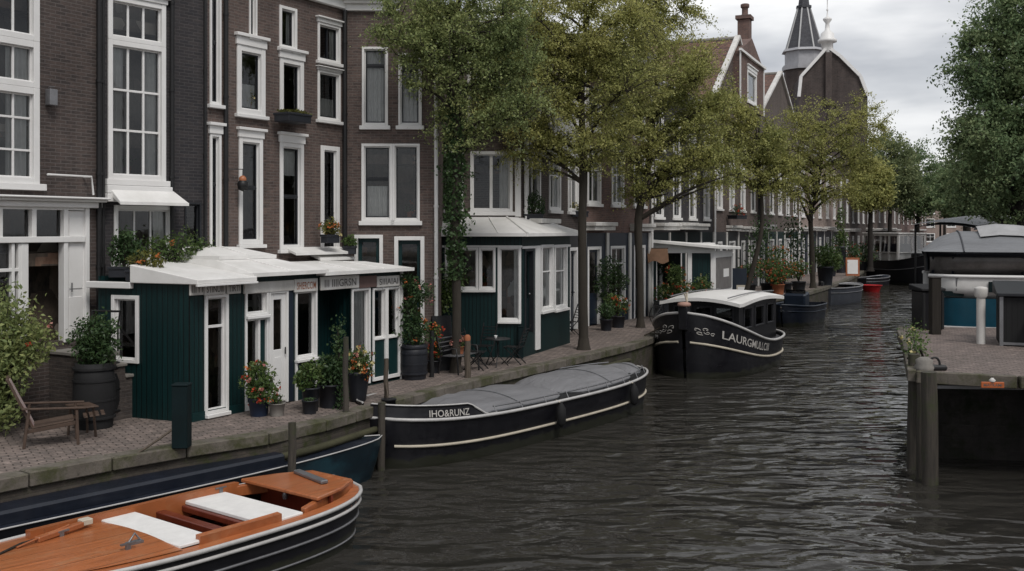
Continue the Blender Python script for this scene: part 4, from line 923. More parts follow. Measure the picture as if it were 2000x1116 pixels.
M['canvas']=canvasmat('grey_canvas',(.185,.185,.195)); M['canvas_dark']=canvasmat('slate_canvas',(.17,.175,.185))
# ---- orange varnished sloop in the foreground
hd=math.atan2(.78,.62)
b1=boat('sloop','open sloop with varnished orange deck, white benches and black hull',(-2.68-.62*3.42,16.3-.78*3.42),hd)
H=Hull(6.9,2.4,lambda t:.67+.05*t*t+(.10*max(0,-t)**2),profile(3.6,2.4,.5,.62,.02,.02,.1),.55,(.03,.12),.1)
H.shell(b1,M['hull_black']); 
H.rail(b1,'gunwale',M['rail_white'],.0,.032,.01); H.rail(b1,'rub_rail',M['rail_white'],.10,.026,.012); H.rail(b1,'rub_rail',M['grey_metal'],.26,.02,.012); H.rail(b1,'rub_rail',M['grey_metal'],.46,.016,.012)
# side decks and foredeck in varnished boards
def side_deck(h,root,name,mat,t0,t1,w0,w1,z0,z1,sd,n=24,out=-.01):
    mb=MB(); A=[];B_=[]
    for i in range(n+1):
        t=t0+(t1-t0)*i/n; p=h.p(t,0,sd,out); 
        a=Vector((p.x,p.y,p.z+z0)); b=Vector((p.x,p.y-sd*w0,p.z+z1)); 
        if b.y*sd<0: b.y=0
        A.append([a,b,Vector((b.x,b.y,p.z+z1-w1)),Vector((a.x,a.y,a.z-w1))])
    k=len(A)
    for i in range(k-1): 
        q=A[i];r=A[i+1]
        mb.add(q+r,[(0,1,5,4),(1,2,6,5),(3,0,4,7)] if sd<0 else [(4,5,1,0),(5,6,2,1),(7,4,0,3)])
    mb.add(A[0],[(0,1,2,3)]); mb.add(A[-1],[(3,2,1,0)])
    return mb.build(name,mat,root)
H.deck(b1,'foredeck',M['orange_wood'],-.985,-.06,.16,.03,30,.05)
side_deck(H,b1,'side_deck',M['orange_trim'],-.98,.985,.2,.1,.005,.02,1,40); side_deck(H,b1,'side_deck',M['orange_trim'],-.98,.985,.2,.1,.005,.02,-1,40)
side_deck(H,b1,'coaming',M['orange_trim'],-.36,.58,.13,.34,.14,.15,1,24,-.2); side_deck(H,b1,'coaming',M['orange_trim'],.02,.4,.10,.3,.12,.13,-1,24,-.2)
H.deck(b1,'sole',M['mahogany'],-.08,.85,.16,-.42,14,0)
g=H.p(.1,0,1).z; D=-.68
def slab(root,name,mat,h,x0,x1,z,t,inset=.26,bevel=.012):
    p0=h.p(x0/(h.L/2),0,1).y-inset; p1=h.p(x1/(h.L/2),0,1).y-inset
    return MB().prism([(x0,-p0),(x1,-p1),(x1,p1),(x0,p0)],z-t,z).build(name,mat,root,bevel=bevel)
M['cushion']=plain('white_cushion',(.74,.73,.71),.75,.12,4)
slab(b1,'bench_seat',M['mahogany'],H,.5+D,1.06+D,g+.02,.06); slab(b1,'cushion',M['cushion'],H,.46+D,.98+D,g+.07,.05,.22)
slab(b1,'bench_seat',M['mahogany'],H,1.3+D,1.45+D,g+.0,.1,.25); slab(b1,'bench_seat',M['mahogany'],H,1.72+D,2.5+D,g+.0,.09,.25); slab(b1,'cushion',M['cushion'],H,1.78+D,2.46+D,g+.06,.06,.2)
# aft locker: raised varnished deck with an open mahogany front
def taper(h,x,ins): return max(.1,h.p(min(.995,x/(h.L/2)),0,1).y-ins)
mb=MB(); x0,x1=2.78+D,3.85+D; mb.prism([(x0,-taper(H,x0,.22)),(x0+.6,-taper(H,x0+.6,.22)),(x1,-taper(H,x1,.18)),(x1,taper(H,x1,.18)),(x0+.6,taper(H,x0+.6,.22)),(x0,taper(H,x0,.22))],g+.13,g+.19); lk=mb.build('aft_deck',M['orange_trim'],b1,bevel=.015)
mb=MB(); 
for sd in (1,-1): mb.prism([(2.5+D,sd*(taper(H,2.5+D,.2))),(3.85+D,sd*taper(H,3.85+D,.16)),(3.85+D,sd*(taper(H,3.85+D,.16)-.1)),(2.5+D,sd*(taper(H,2.5+D,.2)-.1))],g-.05,[g+.1,g+.17,g+.17,g+.1])
mb.box(3.72+D,3.8+D,-.4,.4,g-.05,g+.2); mb.build('locker_side',M['orange_trim'],b1,bevel=.01)
MB().box(3.1+D,3.14+D,-.82,.82,g-.4,g+.13).build('locker_front',M['mahogany'],b1); MB().lathe([(.035,-.06),(.05,0),(.03,.06)],8,(3.0+D,.1,g+.02)).build('tap',M['grey_metal'],b1)
MB().bar((3.35+D,-.4,g+.222),(3.55+D,.5,g+.222),.12,.06).build('oar_case',M['grey_metal'],b1,bevel=.015)
mb=MB(); mb.tube([(-.6,-.45,g+.1),(-.52,-.45,g+.2),(-.44,-.45,g+.1)],.014,6); mb.box(-.62,-.42,-.5,-.4,g+.07,g+.1); mb.build('mooring_eye',M['grey_metal'],b1)
mb=MB(); mb.bar((-1.3,.5,g+.12),(-.6,.68,g+.13),.09,.07); mb.tube([(-1.6,.4,g+.115),(-.8,.64,g+.17)],.018,6); mb.build('boat_hook',M['orange_trim'],b1,bevel=.01)
mb=MB(); mb.tube([(-2.9,.1,g+.14),(-2.3,.35,g+.12),(-1.9,.25,g+.13),(-1.5,.5,g+.12),(-1.2,.55,g+.12)],.016,6); mb.build('rope',M['wood_dark'],b1)
for x,y in ((-.95,.55),(-.7,-.6),(1.7,.85),(3.2,.1)): mb=MB(); mb.box(x-.1,x+.1,y-.02,y+.02,g+.13,g+.15); mb.box(x-.03,x+.03,y-.018,y+.018,g+.05,g+.1299); mb.build('cleat',M['grey_metal'],b1)
MB().box(-.6,-.45,.66,.8,g+.1,g+.18).build('deck_plate',M['cream'],b1,bevel=.01)
# ---- black tender hull under grey canvas, with name boards
ax=Vector((3.75-(-2.5),28.75-20.75)); hd=math.atan2(-ax.y,-ax.x); ctr=((3.75-2.5)/2-.38,(28.75+20.75)/2-.5)
b2=boat('canal_boat','black canal boat under a grey canvas cover with a name painted at the bow',ctr,hd)
H=Hull(10.2,2.75,lambda t:.85+.16*max(0,t)**3+.10*max(0,-t)**2,profile(4.2,3.2,.5,.55,.04,.05),.5,(.06,.05),.12)
H.shell(b2,M['hull_black']); H.rail(b2,'gunwale',M['rail_white'],0,.035,.012); H.rail(b2,'rub_rail',M['cream'],.36,.03,.016,-.99,.96); 
# black bulwark board rising at the bow, both sides
def bulwark(h,root,mat,t0,t1,hgt,name='bow_board',n=20,out=-.04):
    mb=MB()
    for sd in (1,-1):
        r0=[];r1=[]
        for i in range(n+1):
            t=t0+(t1-t0)*i/n; k=min(1,(t-t0)/(.22*(t1-t0))); p=h.p(t,0,sd,out); r0.append(p); r1.append(p+Vector((-.02,-sd*.03,hgt*k)))
        mb.grid([r0,r1],True,sd<0); mb.grid([[q-Vector((0,sd*.04,0)) for q in r0],[q-Vector((0,sd*.04,0)) for q in r1]],True,sd>0); mb.tube(r1,.026,6)
    o=mb.build(name,mat,root); return o
bulwark(H,b2,M['hull_black'],.56,.995,.26)
mb=MB()
for sd in (1,-1):
    pts=[]
    for i in range(22):
        t=.5+(.995-.5)*i/21; k=min(1,max(0,(t-.56)/(.22*.435))); p=H.p(t,0,sd,-.04); pts.append(p+Vector((-.02*k,-sd*.03*k,.26*k+.01)))
    mb.tube(pts,.022,6)
mb.build('bow_rail',M['rail_white'],b2)
def bowtext(x,y):
    t=.84-x/(H.L/2)*1.0; p=H.p(t,0,1,-.04); return p+Vector((-.02*y/.26,.012-.03*y/.26,.05+y))
letters('lettering','IHO&RUNZ',.135,.92,M['letter'],b2,bowtext)
H.deck(b2,'deck',M['black_matt'],-.98,.98,.05,-.05)
def cover(h,root,t0,t1,ht,inset,name='canvas_cover',n=26,m=16,sag=True,mat='canvas',sc=1.0):
    rows=[]
    for i in range(n+1):
        q=i/n; t=t0+(t1-t0)*q; a=h.p(t,0,1); end=min(1,max(0.0,math.sin(PI*min(q,1-q)/.25/2) if min(q,1-q)<.25 else 1)); b=(a.y-inset)*(.35+.65*max(end,.0)**.6)
        row=[]
        for j in range(m+1):
            k=-1+2*j/m; z=a.z+.02+ht*(1-abs(k)**2.6)*(.25+.75*end)+.015*math.sin(q*40+k*3)*(1-k*k)
            row.append((a.x,b*k,z))
        rows.append(row)
    mb=MB(); mb.grid(rows,True,True); mb.grid([[ (r[0][0],r[0][1],r[0][2]-.1),r[0]] for r in rows],True,True); mb.grid([[r[-1],(r[-1][0],r[-1][1],r[-1][2]-.1)] for r in rows],True,True)
    o=mb.build(name,M[mat],root)
    hb=MB()
    hb.tube([Vector(rows[n//2][j])+Vector((0,0,.014)) for j in range(m+1)],.012,5); hb.tube([Vector(r[0])+Vector((0,.0,-.02)) for r in rows],.02,5); hb.tube([Vector(r[-1])+Vector((0,.0,-.02)) for r in rows],.02,5)
    hb.build('hem',M['canvas_dark'],o); return o
cover(H,b2,-.12,.68,.18,.26); cover(H,b2,-.80,-.1,.24,.26); cover(H,b2,-.97,-.78,.12,.22)
mb=MB()
for sd in (1,-1):
    for t in np.linspace(-.85,.5,9): p=H.p(t,0,sd); mb.tube([(p.x,p.y-sd*.06,p.z),(p.x,p.y-sd*.14,p.z+.15)],.012,5)
mb.build('stanchion',M['grey_metal'],b2)
H.rail(b2,'hand_rail',M['grey_metal'],0,.018,-.16,-.9,.5,dz=.13)
mb=MB(); mb.lathe([(.14,0),(.14,.32),(.16,.33),(.15,.36)],14,(4.45,0,H.sheer(.85)-.02)); mb.build('bollard',M['black'],b2)
# ---- dark blue barge lying along the quay behind the sloop
p0=Vector((-9.3,11.6)); p1=Vector((-2.45,19.75)); ax=p1-p0; hd=math.atan2(ax.y,ax.x); c=(p0+p1)/2+Vector((-.08,.02))
b3=boat('barge','low dark blue barge with white rail lines lying against the quay wall',(c.x,c.y),hd)
def tealhull():
    m,nt,b=newmat('weathered_blue_paint'); co=objco(nt); f=ramp(nt,noise(nt,.5,5,.65,vmap(nt,co,(1,1,2),(0,0,0),(3.1,0,0))),.5,.62)
    sp=nt.nodes.new('ShaderNodeSeparateXYZ'); link(nt,co,sp.inputs[0]); q=ramp(nt,sp.outputs[0],0,1)
    mr=nt.nodes.new('ShaderNodeMapRange'); link(nt,sp.outputs[0],mr.inputs[0]); mr.inputs[1].default_value=2.2; mr.inputs[2].default_value=3.6
    mu=nt.nodes.new('ShaderNodeMath'); mu.operation='MULTIPLY'; link(nt,mr.outputs[0],mu.inputs[0]); mu.inputs[1].default_value=.9
    c_=mix(nt,mu.outputs[0],(.006,.007,.010),mix(nt,f,(.003,.012,.019),(.010,.04,.055))); link(nt,c_,b.inputs['Base Color']); b.inputs['Roughness'].default_value=.4; bump(nt,noise(nt,9,4,.6,co),b,.2,.01); return m
M['teal_hull']=tealhull()
H=Hull(ax.length,1.25,lambda t:.70+.04*max(0,t)**2,profile(2.6,4,.55,.5,.03,.3),.5,(.03,.1),.14)
H.shell(b3,M['teal_hull']); H.rail(b3,'gunwale',M['rail_white'],0,.013,.008); H.rail(b3,'rub_rail',M['rail_white'],.26,.013,.014,-1,.42,(-1,)); H.deck(b3,'deck',M['hull_navy'],-.99,.97,.05,-.05)
mb=MB(); mb.box(-4,2.8,-.35,.35,.64,.86); mb.build('hatch_cover',M['hull_navy'],b3,bevel=.04)
# ---- black barge with white wheelhouse roof, bow towards the camera
ax=Vector((.52,.855)).normalized(); bow=Vector((5.40,32.3)); Lb=6.9; c=bow+ax*(Lb/2); hd=math.atan2(-ax.y,-ax.x)
b4=boat('canal_barge','black round bowed barge with white cabin roof and gilt name on its bow',(c.x,c.y),hd)
H=Hull(Lb,3.5,lambda t:.98+1.12*max(0,(t+.25)/1.25)**1.9+.1*max(0,-t)**2,profile(3.0,3.6,.52,.5,.03,.12,.1),.5,(.08,.07),.12)
H.shell(b4,M['hull_black'],n=48,vn=12); H.rail(b4,'gunwale',M['rail_white'],0,.045,.012); H.rail(b4,'rub_rail',M['cream'],.36,.04,.02,-.99,.996); H.deck(b4,'deck',plain('deck_grey',(.05,.05,.055),.6,.3),-.98,.96,.08,-.12)
mb=MB(); x=Lb/2; zb=H.sheer(1); mb.box(x-.22,x+.06,-.15,.15,zb-.55,zb+.2); st=mb.build('stem_post',M['hull_black'],b4,bevel=.03)
mb=MB(); mb.lathe([(.19,0),(.22,.03),(.2,.1),(.1,.13)],12,(x-.08,0,zb+.2)); mb.build('stem_cap',plain('pinkish_wood',(.42,.25,.2),.7,.3),st); mb=MB(); mb.tube([(x-.2,.05,zb+.3),(x-.32,.0,zb+.62)],.03,6); mb.tube([(x-.2,.05,zb+.3),(x-.12,.0,zb+.6)],.026,6); mb.build('mooring_line',M['cream'],st)
H.text(b4,'lettering','LAURGMULLCIII',M['letter'],.85,2.75,.24,.25,1,-1)
# scroll ornaments either side of the stem
def scroll(h,t,v,side,s):
    mb=MB()
    for k,(ox,oy,a0,dr) in enumerate(((0,0,0,1),(1.1,.5,2.2,-1),(-1.1,.4,4,1),(.2,-1.0,1,-1),(1.7,-.5,3,1))):
        pts=[]
        for i in range(12):
            a=a0+dr*i*.55; r=s*(.62-.045*i); tt=t+(ox*s+math.cos(a)*r)/(h.L/2); vv=v+(oy*s+math.sin(a)*r)/(h.sheer(t)+h.depth)
            tt=min(.985,tt); e=h.p(tt+.003,vv,side)-h.p(tt-.003,vv,side); e2=h.p(tt,vv+.01,side)-h.p(tt,vv-.01,side); nn=e.cross(e2).normalized()
            if nn.y*side<0: nn=-nn
            pts.append(h.p(tt,vv,side)+nn*.008)
        mb.tube(pts,.011,4)
    return mb.build('scroll_ornament',M['letter'],b4)
scroll(H,.94,.21,1,.09); scroll(H,.93,.2,-1,.11); scroll(H,.80,.23,-1,.11)
# wheelhouse
z0=.95; zt=H.sheer(0)+1.28
x0,x1=-2.3,1.7; wb=1.22
mb=MB(); hs=[(-2.0,-1.2,z0+.5,zt-.16),(-.9,.1,z0+.5,zt-.16),(.4,1.25,z0+.5,zt-.16)]
def cabin_wall(u0,u1,zA,zB,holes,T):
    m_=MB(); wall_holes(m_,u0,u1,zA,zB,holes,0,.06); o=m_.build('cabin_wall',M['black'],b4); o.data.transform(T); return o
Ts=Matrix.Translation((0,wb,0))@Matrix.Rotation(PI,4,'Z'); hsr=[(-b,-a,c,d) for a,b,c,d in hs]
cabin_wall(-x1,-x0,z0-.2,zt,hsr,Ts); cabin_wall(x0,x1,z0-.2,zt,hs,Matrix.Translation((0,-wb,0)))
Tb=Matrix.Translation((x0,0,0))@Matrix.Rotation(-PI/2,4,'Z'); Tf=Matrix.Translation((x1,0,0))@Matrix.Rotation(PI/2,4,'Z')
hb=[(-1.05,-.4,z0+.5,zt-.12),(-.3,.3,z0+.5,zt-.12),(.4,1.05,z0+.5,zt-.12)]
cabin_wall(-wb,wb,z0-.2,zt,hb,Tb); cabin_wall(-wb,wb,z0-.2,zt,hb,Tf)
for hh,T in ((hsr,Ts),(hs,Matrix.Translation((0,-wb,0))),(hb,Tb),(hb,Tf)):
    for a,b,c_,d in hh:
        m_=MB(); f=.05; m_.box(a,a+f,-.03,.04,c_,d); m_.box(b-f,b,-.03,.04,c_,d); m_.box(a+f,b-f,-.028,.04,c_,c_+f); m_.box(a+f,b-f,-.028,.04,d-f,d)
        w=m_.build('window',plain('cabin_frame',(.03,.03,.034),.35,.3),b4,bevel=.006); w.data.transform(T); p=MB().add([(a,.02,c_),(b,.02,c_),(b,.02,d),(a,.02,d)],[(0,1,2,3)]).build('pane',M['glass_dark'],w); p.data.transform(T)
rows=[]
for i in range(13):
    q=i/12; x=x0-.45+(x1-x0+.85)*q; rows.append([(x,(wb+.16)*k,zt+.02+.16*(1-k*k)+.12*math.sin(PI*min(1,q*1.1))-.05*(1-q)*0) for k in np.linspace(-1,1,11)])
mb=MB(); mb.grid(rows,True); mb.grid([[(p[0],p[1],p[2]-.11) for p in r] for r in rows],True,True)
for e in (0,-1): mb.grid([[r[e] for r in rows],[(r[e][0],r[e][1],r[e][2]-.11) for r in rows]],False,e==0); mb.grid([rows[e],[(p[0],p[1],p[2]-.11) for p in rows[e]]],False,e==-1)
rf=mb.build('cabin_roof',M['roof_white'],b4)
mb=MB()
for k in (-.75,.75): mb.tube([(r[5][0],(wb+.1)*k,zt+.2+.06*math.sin(PI*i/12)) for i,r in enumerate(rows)],.02,6)
mb.build('roof_rail',M['grey_metal'],rf)
MB().box(x1+.3,x1+1.3,-.8,.8,H.sheer(.6)-.2,H.sheer(.6)+.32).build('hatch',M['black'],b4,bevel=.04)
# ---- small open tender with a console, then dinghy with outboard, red tub
def small(name,label,ctr,hd,L,B,h,hull,trim,dark=True):
    b=boat(name,label,ctr,hd); H=Hull(L,B,lambda t:h+.14*max(0,t)**2,profile(2.4,5,.55,.5,.03,.5),.4,(.05,.14),.14); H.shell(b,M[hull],n=28,vn=8)
    H.rail(b,'gunwale',M[trim],0,.05,.0,n=26); H.rail(b,'rub_rail',M[trim],.2,.025,.015,n=26); H.deck(b,'sole',M['black_matt'],-.98,.8,.1,-.34,14,0); H.deck(b,'foredeck',M['navy' if dark else 'grey_metal'],.55,.96,.05,.0,10,.04)
    tp=H.p(-1,0,1); MB().prism([(tp.x-.02,-tp.y),(tp.x+.05,-tp.y),(tp.x+.05,tp.y),(tp.x-.02,tp.y)],-.35,tp.z).build('transom',M[hull],b)
    for x in (-L*.18,L*.16): slab(b,'thwart',M['wood_grey'],H,x,x+.28,h-.1,.05,.1)
    return b,H
def outboard(b,x,z):
    mb=MB(); mb.obox((x-.12,0,z+.28),(.34,.3,.36)); o=mb.build('outboard_motor',M['black'],b,bevel=.07); MB().tube([(x-.14,0,z+.15),(x-.16,0,-.4)],[.07,.05],8).build('motor_leg',M['black'],o); MB().tube([(x,.02,z+.3),(x+.5,.1,z+.36)],.02,6).build('tiller',M['black'],o)
c=G(1553,606,WZ+.5); b5,H=small('tender','navy open tender with a dark boxed console, moored beyond the black barge',(14.35,51.6),math.atan2(-.84,-.54),5.0,2.2,.95,'hull_navy','navy')
MB().prism([(-.35,-.55),(.45,-.55),(.45,.55),(-.35,.55)],.5,[1.62,1.5,1.5,1.62]).build('console',M['navy'],b5,bevel=.08); MB().box(.2,.26,-.5,.5,1.5,1.72).build('windscreen',M['glass_dark'],b5)
b6,H=small('dinghy','slate grey dinghy with raised dark outboard motor, moored behind the tender',(21.6,67.5),math.atan2(.86,.5),4.6,2.0,.95,'slate_hull' if False else 'hull_grey','grey_metal') if False else (None,None)
M['hull_grey']=plain('hull_slate',(.06,.066,.08),.4,.3)
b6,H=small('dinghy','slate grey dinghy with raised dark outboard motor, moored behind the tender',(21.2,66.4),math.atan2(.76,.65),5.2,2.3,1.05,'hull_grey','grey_metal',False); outboard(b6,-2.6,1.05)
b11,H=small('rowing_boat','low black rowing boat moored just past the red tub boat',(29.3,83.0),math.atan2(.70,.70),4.4,1.8,.85,'hull_black','grey_metal')
b7=boat('tub','small bright red plastic tub boat floating behind the grey dinghy',(27.6,78.6),R(20)); M['red']=plain('red_plastic',(.42,.015,.018),.35,.25)
MB().lathe([(.45,-.25),(.6,.05),(.75,.45),(.82,.5),(.76,.5),(.62,.2),(.3,.12)],22).build('shell',M['red'],b7); MB().box(-.55,.55,-.12,.12,.36,.4).build('thwart',M['red'],b7)
# ---- black boat with glazed saloon at the far bend
ax=Vector((.50,.866)); c=Vector((34.3,90.0)); hd=math.atan2(-.98,.22)
b8=boat('saloon_boat','black launch with a pale framed glass saloon at the bend of the canal',(c.x,c.y),hd)
H=Hull(9.4,3.5,lambda t:2.0+.75*max(0,t)**2.2,profile(2.2,4,.6,.5,.03,.4),.5,(.05,.1),.14); H.shell(b8,M['hull_black'],n=30,vn=8); H.rail(b8,'gunwale',M['black'],0,.07,.0,n=28); H.rail(b8,'rub_rail',M['grey_metal'],.3,.04,.02,n=28); H.deck(b8,'deck',M['black_matt'],-.98,.97,.08,-.2)
mb=MB(); X0,X1,W=-4.0,1.4,1.35
for x in np.linspace(X0,X1,5):
    for y in (-W,W): mb.bar((x,y,1.8),(x*.97,y*.93,4.3),.2)
for y in (-W,W): mb.bar((X0,y*.93,4.28),(X1,y*.93,4.28),.2); mb.bar((X0,y,2.75),(X1,y,2.75),.1)
for x in (X0,X1): mb.bar((x,-W,2.75),(x,W,2.75),.1); mb.bar((x*.97,-W,4.28),(x*.97,W,4.28),.2); mb.bar((x,0,2.75),(x*.97,0,4.28),.1)
mb.build('saloon_frame',M['white_old'],b8,bevel=.02)
mb=MB(); mb.add([(X0,-W,2.75),(X1,-W,2.75),(X1,-W*.93,4.22),(X0,-W*.93,4.22)],[(0,1,2,3)]); mb.add([(X0,W,2.75),(X1,W,2.75),(X1,W*.93,4.22),(X0,W*.93,4.22)],[(0,1,2,3)]); mb.add([(X1,-W,2.75),(X1,W,2.75),(X1*.97,W*.93,4.22),(X1*.97,-W*.93,4.22)],[(0,1,2,3)]); mb.build('pane',glassmat('hazy_glass',(.5,.48,.46),.1),b8)
MB().box(X0-.15,X1+.15,-W-.05,W+.05,4.34,4.48).build('saloon_roof',M['white_old'],b8,bevel=.04); MB().box(X0+.1,X1-.1,-W+.1,W-.1,1.3,2.7).build('saloon_base',M['white_old'],b8)
MB().box(2.4,3.6,-.8,.8,2.0,2.75).build('fore_hatch',M['black'],b8,bevel=.08)
MB().box(X0+.3,X1-.6,-.5,.5,2.71,3.5).build('bench_back',plain('tan_lining',(.24,.18,.2),.8,.3),b8,bevel=.05)
# ---- teal and white houseboat behind the paved landing, grey canvas roof
M['teal_paint']=plain('teal_paint',(.008,.062,.098),.35,.3,1.5)
ax=Vector((.95,-.31)).normalized(); hd=math.atan2(-ax.y,-ax.x); Lb=12; sb=Vector((12.62,31.15)); c=sb+ax*(Lb/2)
b9=boat('houseboat','teal and white houseboat with grey canvas roof behind the brick landing',(c.x,c.y),hd)
H=Hull(Lb,3.4,lambda t:2.75,profile(24,24,.5,.5,.7,.7),.4,(.01,.01),.02); H.shell(b9,M['teal_paint'],n=40,vn=10)
Hw=Hull(Lb+.06,3.46,lambda t:3.38,profile(24,24,.5,.5,.7,.7),-2.74,(.0,.0),.0); Hw.shell(b9,plain('boat_white',(.72,.71,.69),.4,.15),'topsides',40,4)
H.rail(b9,'rub_rail',M['rail_white'],.27,.05,.02); Hw.rail(b9,'gunwale',M['white'],0,.05,.02)
Hd=Hull(Lb,3.4,lambda t:4.05,profile(24,24,.5,.5,.7,.7),-3.42,(0,0),0)
Hd.shell(b9,plain('vinyl_window',(.14,.13,.125),.25,.5,1.2,dirt=(.05,.045,.042)),'vinyl_screen',40,3)
for t in (-.6,-.2,.2,.6,.9,.985):
    for sd in (1,-1): MB().tube([Hd.p(t,.95,sd,.02),Hd.p(t,.0,sd,.02)],.05,6).build('screen_post',M['hull_navy'],b9); Hd.rail(b9,'valance',M['hull_navy'],.03,.11,.06)
rows=[]
for i in range(25):
    t=-1+2*i/24; a=Hd.p(t,0,1,.25); e=min(1,(1-abs(t))/.16); row=[]
    for j in range(15):
        k=-1+2*j/14; row.append((a.x*1.03,a.y*k,4.08+(.62*(1-abs(k)**1.8)+.05*math.sin(t*22)*(1-k*k))*(e**.7)))
    rows.append(row)
mb=MB(); mb.grid(rows,True,False); cr=mb.build('canvas_roof',M['canvas_dark'],b9)
mb=MB(); 
for i in (2,6,10,14,18,22): mb.tube([Vector(p)+Vector((0,0,.012)) for p in rows[i]],.022,5)
mb.build('seam',plain('seam_dark',(.06,.062,.07),.7,.2),cr)
mb=MB(); rr2=[[Vector(p)+Vector((0,0,.10+.05*math.sin(j*.9))) for j,p in enumerate(r[5:12])] for r in rows[16:22]]; mb.grid(rr2,True,False); mb.build('folded_canvas',plain('pale_canvas',(.36,.36,.365),.7,.2),cr)
# plate near the left end of the camera side: dark green with pale marks; teal accent beside it
pp=Hw.p(.70,.45,1,.03); pl=MB().box(pp.x-.28,pp.x+.28,pp.y-.01,pp.y+.03,pp.z-.15,pp.z+.15).build('name_plate',M['teal_dark'],b9,bevel=.01)
letters('lettering','IIV',.17,.3,M['letter'],pl,lambda x,y:(pp.x+.15-x,pp.y+.035,pp.z-.085+y))
pa=Hw.p(.9,.8,1,.03); MB().box(pa.x-.3,pa.x+.3,pa.y-.03,pa.y+.03,pa.z-.06,pa.z+.08).build('accent_band',M['teal_dark'],b9)
mb=MB(); mb.tube([(pa.x-.1,pa.y+.05,pa.z+.1),(pa.x-.1,pa.y+.09,pa.z+.45),(pa.x-.2,pa.y+.09,pa.z+.5)],.025,6); mb.build('fairlead',M['grey_metal'],b9)
# ---- dark canopied boat beyond the houseboat
b10=boat('canopy_boat','dark boat with long curved awning moored beyond the houseboat',(21.9,46.5),math.atan2(.6,.8))
H=Hull(9,3.2,lambda t:1.5,profile(4,4,.5,.5,.1,.2),.4,(.03,.05),.1); H.shell(b10,M['hull_black'],n=26,vn=7); H.deck(b10,'deck',M['black_matt'],-.97,.97,.05,-.1)
mb=MB(); rows=[[(x,y,5.05+.35*math.sin(PI*(x+4.4)/8.8)-.06*y*y) for y in np.linspace(-1.6,1.6,7)] for x in np.linspace(-4.4,4.4,13)]; mb.grid(rows,True); mb.grid([[(p[0],p[1],p[2]-.12) for p in r] for r in rows],True,True); mb.grid([[r[0] for r in rows],[(r[0][0],r[0][1],r[0][2]-.12) for r in rows]],False,True); mb.build('awning',M['canvas_dark'],b10)
mb=MB()
for x in (-4,-2,0,2,4):
    for y in (-1.45,1.45): mb.tube([(x,y,1.4),(x,y,4.95)],.045,6)
mb.build('awning_post',M['iron'],b10); MB().box(-3.6,3.2,-1.2,1.2,1.3,3.0).build('cabin',M['black'],b10,bevel=.05)

def fender(b,h,t,sd,v=.1,r=.11,mat='black_matt'):
    p=h.p(t,v,sd,.13); mb=MB(); mb.lathe([(.03,-.3),(r,-.22),(r,.1),(.05,.2),(.02,.26)],10,tuple(p-Vector((0,0,.12)))); f=mb.build('fender',M[mat],b); q=h.p(t,0,sd,-.03); MB().tube([tuple(p+Vector((0,0,.12))),tuple(q+Vector((0,0,.03)))],.012,4).build('fender_line',M['cream'],f)
H2_=Hull(10.2,2.75,lambda t:.85+.16*max(0,t)**3+.10*max(0,-t)**2,profile(4.2,3.2,.5,.55,.04,.05),.5,(.06,.05),.12)
for t in (-.55,.1): fender(b2,H2_,t,1)
def rope(label,pts,r=.018,mat='wood_grey'):
    P=[]
    for a,b in zip(pts,pts[1:]):
        a=Vector(a);b=Vector(b); n=8
        for i in range(n): q=i/n; P.append(a.lerp(b,q)-Vector((0,0,.12*4*q*(1-q)*(b-a).length*.25)))
    P.append(Vector(pts[-1])); mb=MB(); mb.tube(P,r,6); return tag(mb.build('mooring_rope',M[mat]),label,'rope')
rope('slack rope from the canvas covered boat to the slim wooden post',[b2.matrix_basis@Vector((4.45,0,1.2)),(G(754,781)[0],G(754,781)[1],.35)])
rope('mooring rope from the round bowed barge down to the quay edge',[b4.matrix_basis@Vector((3.3,0,2.15)),(4.35,33.6,.05)],.022)
rope('mooring rope from the blue barge to the thick teal post',[b3.matrix_basis@Vector((-.5,.3,.85)),(G(355,874)[0],G(355,874)[1],.4)])
# ================================================================ trees and plants
M['bark']=plain('bark',(.045,.038,.03),.95,.45,6,b_=.9,streak=True); M['bark_dark']=plain('bark_dark',(.026,.022,.019),.95,.45,6,b_=.9)
LM={'olive':leafmat('leaf_olive',[(0.197,0.226,0.081),(0.290,0.307,0.104),(0.394,0.389,0.133),(0.510,0.476,0.174)]),
    'green':leafmat('leaf_green',[(0.138,0.190,0.081),(0.207,0.259,0.103),(0.287,0.328,0.127),(0.414,0.425,0.172)]),
    'dark':leafmat('leaf_dark',[(0.088,0.142,0.074),(0.135,0.203,0.095),(0.196,0.257,0.121),(0.284,0.331,0.162)]),
    'mid':leafmat('leaf_mid',[(0.103,0.138,0.069),(0.149,0.190,0.092),(0.207,0.241,0.115),(0.276,0.299,0.138)]),
    'plant':leafmat('leaf_plant',[(.035,.07,.02),(.07,.12,.035),(.12,.17,.055),(.19,.22,.08)],.3,.45),
    'plant_dark':leafmat('leaf_plant_dark',[(.02,.045,.018),(.04,.075,.03),(.065,.11,.042),(.10,.14,.06)],.25,.45),
    'yellowgreen':leafmat('leaf_yellow_green',[(.06,.075,.02),(.11,.12,.03),(.17,.16,.04),(.22,.18,.06)]),
    'red':leafmat('petal_red',[(.35,.03,.02),(.5,.06,.03),(.55,.12,.06)],.3), 'orange':leafmat('petal_orange',[(.45,.10,.03),(.55,.17,.05),(.6,.25,.10)],.3),
    'pink':leafmat('petal_pink',[(.4,.10,.10),(.5,.2,.17),(.55,.32,.26)],.3),'pale':leafmat('petal_pale',[(.5,.45,.3),(.6,.5,.2),(.6,.58,.5)],.3)}
def ell(px,py,rx,ry,y,rd):
    c=AT(px,py,y); return (np.array(c),np.array((rx/F*y,rd,ry/F*y)))
